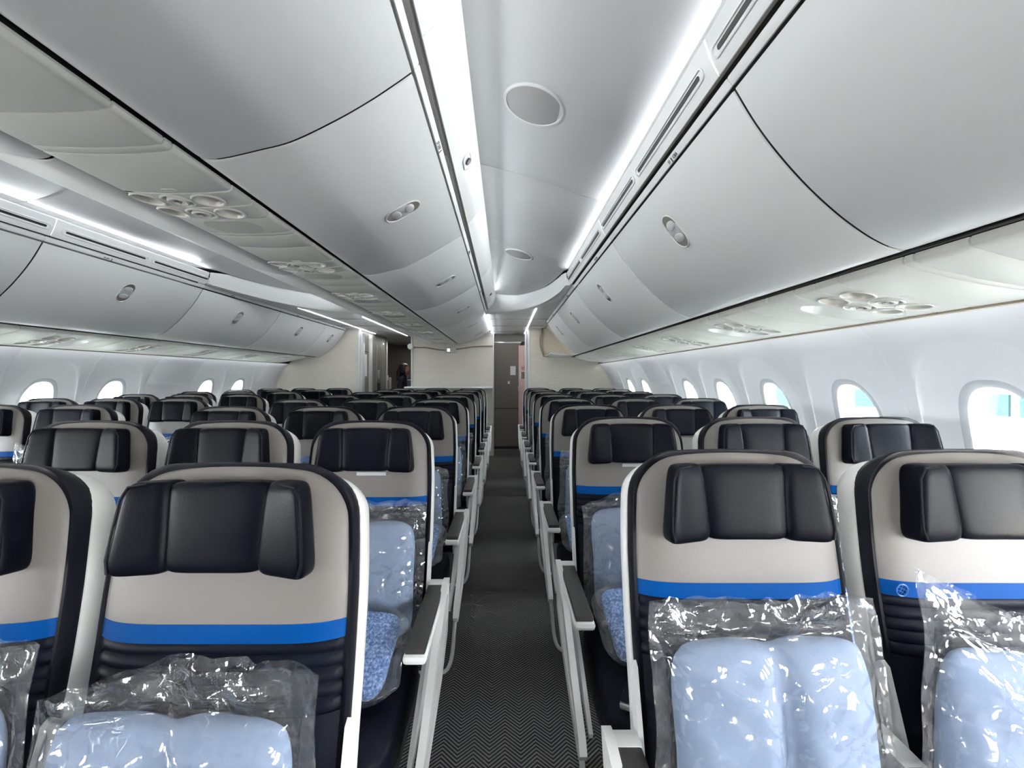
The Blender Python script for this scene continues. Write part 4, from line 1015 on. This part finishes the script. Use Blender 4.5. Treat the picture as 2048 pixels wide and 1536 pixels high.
# embossed globe mark on the blue band
gm = MB()
T = Matrix.Translation((-.186, yf(.9135) - .0145, .9135)) @ Matrix.Rotation(PI / 2, 4, 'X')
for r0 in (.0135,): gm.lathe([(r0, -.001), (r0, .001), (r0 - .0015, .0016), (r0 - .003, .001), (r0 - .003, -.001)], 24, T)
for k in range(-1, 2):
    a = [T @ Matrix.Rotation(-.5, 4, 'Z') @ Vector((math.cos(t) * .012 * 1.0, k * .007 + math.sin(t) * .0035, .0008)) for t in [PI * q / 8 for q in range(9)]]; gm.tube(a, .0008, 4)
    a = [T @ Matrix.Rotation(-.5, 4, 'Z') @ Vector((k * .006 + math.sin(t) * .003, math.cos(t) * .011, .0008)) for t in [PI * q / 8 for q in range(9)]]; gm.tube(a, .0008, 4)
SM['mark'] = gm.mesh('globe_mark', 'emboss')

bs = MB(); bs.box(-.024, .024, -.10, .09, -.002, .002); SM['belt'] = bs.xf(Matrix.Translation((0, -.50, .474)) @ Matrix.Rotation(-.45, 4, 'Z') @ Matrix.Rotation(-.1, 4, 'X')).mesh('seat_belt', 'trim')
bb = MB(); bb.box(-.027, .027, -.035, .03, -.004, .012, .004); SM['buckle'] = bb.xf(Matrix.Translation((-.03, -.565, .468)) @ Matrix.Rotation(-.45, 4, 'Z')).mesh('buckle', 'alu')
def seat(X, Y, aisle, inner, hr, legs, label, mark=False, htab=False):
    e = tag(empty('airline_seat', (X, Y, 0)), label, 'seat', 'seats in three blocks')
    for nm, k in (('back_shell', 'shell'), ('side_bolster', 'trim'), ('backrest', 'beige'), ('blue_band', 'blue'), ('ribbed_pad', 'ribs'), ('lumbar_pad', 'lower'), ('lower_pad', 'low2'), ('seat_cushion', 'cushion'), ('seat_pan', 'pan'), ('hinge_bracket', 'brL'), ('hinge_bracket', 'brR')):
        o = link(nm, SM[k], e)
        if k == 'blue' and mark: link('globe_mark', SM['mark'], o)
    h = link('headrest', HR[hr][0], e); link('headrest_wing', HR[hr][1], h); link('headrest_wing', HR[hr][2], h); link('headrest_piping', HR[hr][3], h); link('headrest_piping', HR[hr][4], h)
    if htab: link('headrest_tab', SM['hlabel'], h)
    if aisle:
        b_ = link('armrest', SM['aB' + aisle], e); link('armrest_pad', SM['aP' + aisle], b_)
        link('arm_frame', SM['aF' + aisle], e); link('arm_side_panel', SM['aS' + aisle], e); link('baggage_bar', SM['aT' + aisle], e)
    if inner:
        b_ = link('armrest', SM['iB'], e); link('armrest_pad', SM['iP'], b_)
    if legs: link('leg_frame', SM['leg'], e)
    if aisle:
        q = link('seat_belt', SM['belt'], e, loc=((.12 if aisle == 'R' else -.12), 0, 0)); link('buckle', SM['buckle'], q)
    return e
PITCH = .79; SP = .4933
place = {'right': ['by the right aisle', 'in the middle', 'by the windows'], 'centre': ['by the right aisle', 'in the middle', 'by the left aisle'], 'left': ['by the left aisle', 'in the middle', 'by the windows']}
SEATS = {}
for r in range(8):
    for blk in ('right', 'centre', 'left'):
        Y = (.80 if blk == 'centre' else .95) + PITCH * r
        for c in range(3):
            if r == 0 and c == 2: continue
            if blk == 'left' and r < 2: continue
            if blk == 'left' and r == 2 and c == 2: continue
            if blk == 'right': X = .27 + SP * (c + .5) - (.02 if c == 0 else 0); aisle = 'L' if c == 0 else None; inner = c < 2
            elif blk == 'centre': X = -.27 - SP * (c + .5) + (.02, 0, -.02)[c]; aisle = {0: 'R', 2: 'L'}.get(c); inner = c > 0
            else: X = mx(.27 + SP * (c + .5) - (.02 if c == 0 else 0)); aisle = 'R' if c == 0 else None; inner = c > 0
            rr = random.Random(r * 31 + c * 7 + len(blk))
            hr = rr.choice([0, 0, 1, 2, 3])
            if (r, blk, c) == (0, 'centre', 0): hr = 2
            if (r, blk, c) == (0, 'right', 0): hr = 1
            if (r, blk, c) == (1, 'right', 0): hr = 0
            if (r, blk, c) == (1, 'centre', 0): hr = 0
            if (r, blk, c) == (1, 'centre', 1): hr = 3
            SEATS[(blk, r, c)] = (X, Y)
            seat(X, Y, aisle, inner, hr, c != 1, 'beige, navy and blue leather seat, %s row of the %s block, %s' % (ordw[r], blk, place[blk][c]), mark=(blk == 'right' and c > 0), htab=(r in (1,) and c == 0) or rr.random() < .2)

# ------------------------------------------------------------------ bagged pillows and blankets
def folds(x, z, seed, amp=1.0):
    """straight sharp folds of stiff film: triangle waves in random directions, each fading in and out"""
    rr = random.Random(int(seed * 977)); h = 0
    for k in range(11):
        a = rr.uniform(0, PI); f = rr.uniform(7, 24); ph = rr.uniform(0, 1)
        t = (x * math.cos(a) + z * math.sin(a)) * f + ph; tri = abs((t % 1) - .5) * 2
        mask = max(0, noise.noise(Vector((x * 7, z * 7, seed * 5 + k * 2.3))) + .25)
        h += (tri - .4) * mask * (11 / f)
    return h * amp * .0125
def crease(p, s, seed):
    q = Vector(p) * s + Vector((seed * 3.1, seed * 7.7, seed * 1.3))
    a = abs(noise.noise(q)); b = abs(noise.noise(q * 2.3 + Vector((5, 1, 2)))); return (.5 - a) * .7 + (.4 - b) * .35
PW, PH = .182, .182
def pil_t(u, v, seed):
    e = max(0, (1 - abs(u) ** 2.6) * (1 - abs(v) ** 2.8)) ** .55
    dent = 1 - .50 * math.exp(-((u - .05 * math.sin(seed)) / .13) ** 2) * (.5 + .5 * math.cos(v * 1.2))
    return .055 * e * dent
def cushion_mesh(seed):
    n = 36; mb = MB(); v = []
    for sgn in (-1, 1):
        for i in range(n + 1):
            for j in range(n + 1):
                u, w_ = -1 + 2 * j / n, -1 + 2 * i / n
                t = pil_t(u, w_, seed) + (.009 * noise.noise(Vector((u * 2.2, w_ * 2.2, seed))) + .003 * noise.noise(Vector((u * 5, w_ * 5, seed + 3)))) * (1 - max(abs(u), abs(w_)) ** 6)
                pin = 1 - .03 * (1 - abs(w_)) * abs(u) ** 4 - .10 * abs(w_) ** 6; pin2 = 1 - .10 * abs(u) ** 6 - .05 * math.exp(-((u - .06 * math.sin(seed * 3)) / .2) ** 2) * max(0, w_) - .02 * noise.noise(Vector((u * 2.5, seed, 9)))
                v.append((u * PW * pin, sgn * t, w_ * PH * pin2))
    N_ = (n + 1) ** 2; f = []
    for s in (0, N_): f += [(s + i * (n + 1) + j, s + i * (n + 1) + j + 1, s + (i + 1) * (n + 1) + j + 1, s + (i + 1) * (n + 1) + j) for i in range(n) for j in range(n)]
    return mb.add(v, f).mesh('pillow', 'pillow', sharp=180)
def bag_mesh(seed, shape=0):
    n = 84; mb = MB(); v = []; bw = PW + .030; zb, zt = -PH - .02, PH + .062
    for sgn in (-1, 1):
        for i in range(n + 1):
            for j in range(n + 1):
                u, q = -1 + 2 * j / n, i / n
                z = zb + (zt - zb) * q; x = u * bw
                pu, pv = x / PW, z / PH
                t = pil_t(max(-1, min(1, pu)), max(-1, min(1, pv)), seed) if abs(pu) < 1 and abs(pv) < 1 else 0
                side = (1 - abs(u) ** 10)
                cr = folds(x, z, seed + (0 if sgn < 0 else 4)) + crease((x, 0, z), 9, seed + 2) * .006
                free = max(0, min(1, (pv - .95) / .25))
                t2 = t * 1.02 + .004 + (cr + .004) * (.55 + .9 * free) * side
                t2 = max(t2, t + .0015) if t > 0 else max(.0006, t2 * side)
                # ragged outline
                zz = z + (q ** 6) * (.018 * noise.noise(Vector((u * 2.3, seed, 1))) + .008 * noise.noise(Vector((u * 7, seed, 4))))
                if shape == 1: zz += q ** 4 * (.055 * max(0, -u) ** 2 - .06 * max(0, u))
                if shape == 2: zz += q ** 4 * (-.05 * max(0, -u) ** 1.5 + .02 * max(0, .5 - abs(u - .2)))
                xx = x + abs(u) ** 8 * math.copysign(1, u) * .012 * noise.noise(Vector((z * 9, seed * 2, u)))
                bend = .03 * max(0, pv - 1) * math.sin(u * 4 + seed)
                v.append((xx, sgn * t2 - bend, zz))
    N_ = (n + 1) ** 2; f = []
    for s in (0, N_): f += [(s + i * (n + 1) + j, s + i * (n + 1) + j + 1, s + (i + 1) * (n + 1) + j + 1, s + (i + 1) * (n + 1) + j) for i in range(n) for j in range(n)]
    return mb.add(v, f).mesh('plastic_bag', 'film', sharp=180)
CM = [cushion_mesh(1.0), cushion_mesh(2.3)]
BM = [bag_mesh(1.0), bag_mesh(2.3, 1), bag_mesh(3.7, 2)]
def blanket_mesh():
    def fn(p):
        q = Vector(p); q.z += .006 * noise.noise(q * 14); q.x += .004 * noise.noise(q * 20 + Vector((3, 3, 3)))
        if q.y < -.02: q.z += .004 * math.sin(q.z * 160)
        return q
    return MB().superell(.178, .115, .032, 3.5, 7, 44, 16, fn).mesh('blanket', 'blanket', sharp=180)
def blanket_bag():
    def fn(p):
        q = Vector(p); c = crease(q, 16, 5) * .5 + folds(q.x, q.y, 3) * 60; d = q.normalized(); q += d * (.004 + .012 * max(0, c))
        k = max(0, abs(q.x) - .14); q.z *= max(.15, 1 - 9 * k)
        return q
    return MB().superell(.205, .130, .040, 2.6, 5, 72, 28, fn).mesh('blanket_bag', 'film', sharp=180)
BLK, BLB = blanket_mesh(), blanket_bag()
pillow_at = {('centre', 0, 0): (.005, .68, .03, 0, 2, 0), ('centre', 0, 1): (.10, .70, -.05, 0, 0, 1), ('right', 0, 0): (-.015, .70, -.02, 0, 0, 1), ('right', 0, 1): (-.065, .672, .14, 1, 1, 0),
             ('centre', 1, 0): (.02, .70, .01, 1, 0, 0), ('right', 1, 0): (.0, .70, -.03, 0, 2, 1), ('right', 1, 1): (.0, .69, .03, 0, 0, 0), ('right', 1, 2): (-.02, .69, -.05, 1, 1, 0)}
def place_pillow(key, dx, z, roll, cm, bm, _):
    X, Y = SEATS[key]; blk, r, c = key
    lean = -.13; e = empty('bagged_pillow', (X + dx, Y + yf(z) - .018 - .080, z), (lean, roll, 0))
    p = link('pillow', CM[cm], e); link('plastic_bag', BM[bm], e)
    tag(e, 'pale blue pillow in clear plastic, %s row, %s block, %s' % (ordw[r], blk, place[blk][c]), 'pillow', 'wrapped pillows on the seats')
def place_blanket(key, dx, rz):
    X, Y = SEATS[key]; blk, r, c = key
    e = empty('bagged_blanket', (X + dx, Y - .36, .575), (.5, 0, rz))
    link('blanket', BLK, e); link('plastic_bag', BLB, e)
    tag(e, 'folded blue blanket in clear plastic, %s row, %s block, %s' % (ordw[r], blk, place[blk][c]), 'blanket', 'wrapped blankets on the seats')
for key in SEATS:
    blk, r, c = key
    if blk == 'left' and r < 2: continue
    rr = random.Random(hash((r, c)) + len(blk) * 17)
    if key in pillow_at: place_pillow(key, *pillow_at[key])
    elif (c == 0 and r <= 6) or (r <= 3):
        place_pillow(key, rr.uniform(-.02, .02), .70, rr.uniform(-.06, .06), rr.randrange(2), rr.randrange(3), 0)
    if c == 0 and 1 <= r <= 5 or (r == 1 and c < 2): place_blanket(key, rr.uniform(-.01, .01), rr.uniform(-.15, .15))

# ------------------------------------------------------------------ outside the windows
g = MB(); g.box(-120, 120, -120, 120, -5.4, -5.2); tag(g.obj('ground_apron', 'concrete', smooth=False), 'pale concrete apron outside the windows', kind='structure')
e = tag(empty('terminal_building', (16, 4, -5.2)), 'long grey terminal building outside the right windows', 'building')
g = MB(); g.box(0, 8, -14, 22, 0, 6.6); g.obj('wall', 'bldg', e, smooth=False)
g = MB(); g.box(-.6, 8.4, -14.3, 22.3, 6.6, 7.0); g.obj('roof', 'bright', e, smooth=False)
for i in range(17):
    g = MB(); g.box(-.08, 0, -13.5 + 2.1 * i, -11.7 + 2.1 * i, 4.3, 6.0); g.obj('glazing_panel', 'glassdark', e, smooth=False)
e = tag(empty('service_truck', (7.2, 8.3, -5.2)), 'white box service truck on the apron outside the right windows', 'truck')
g = MB(); g.box(-1.2, 1.2, -2.6, 1.2, .9, 5.9, .05); g.obj('box_body', 'bright', e)
g = MB(); g.box(-1.1, 1.1, 1.3, 3.0, .6, 2.9, .1); g.obj('cab', 'bright', e)
g = MB(); g.box(-1.22, -1.2, -2.3, .9, 4.6, 5.6); g.obj('side_window', 'glassdark', e)
for y in (-1.8, 2.2):
    for x in (-1.1, 1.1):
        g = MB(); g.lathe([(.45, -.12), (.45, .12), (.2, .13), (0.0001, .13)], 18, Matrix.Translation((x, y, .45)) @ Matrix.Rotation(PI / 2, 4, 'Y')); g.obj('wheel', 'black', e)
e = tag(empty('light_mast', (-16, 12, -5.2)), 'thin apron light mast outside the left windows', 'mast')
g = MB(); g.box(-.15, .15, -.15, .15, 0, 8); g.obj('pole', 'bldg', e)
g = MB(); g.box(-.2, .2, -1.5, 1.5, 7, 7.3); g.box(-.2, .2, -1.2, 1.2, 6.1, 6.3); g.obj('lamp_bar', 'glassdark', e)
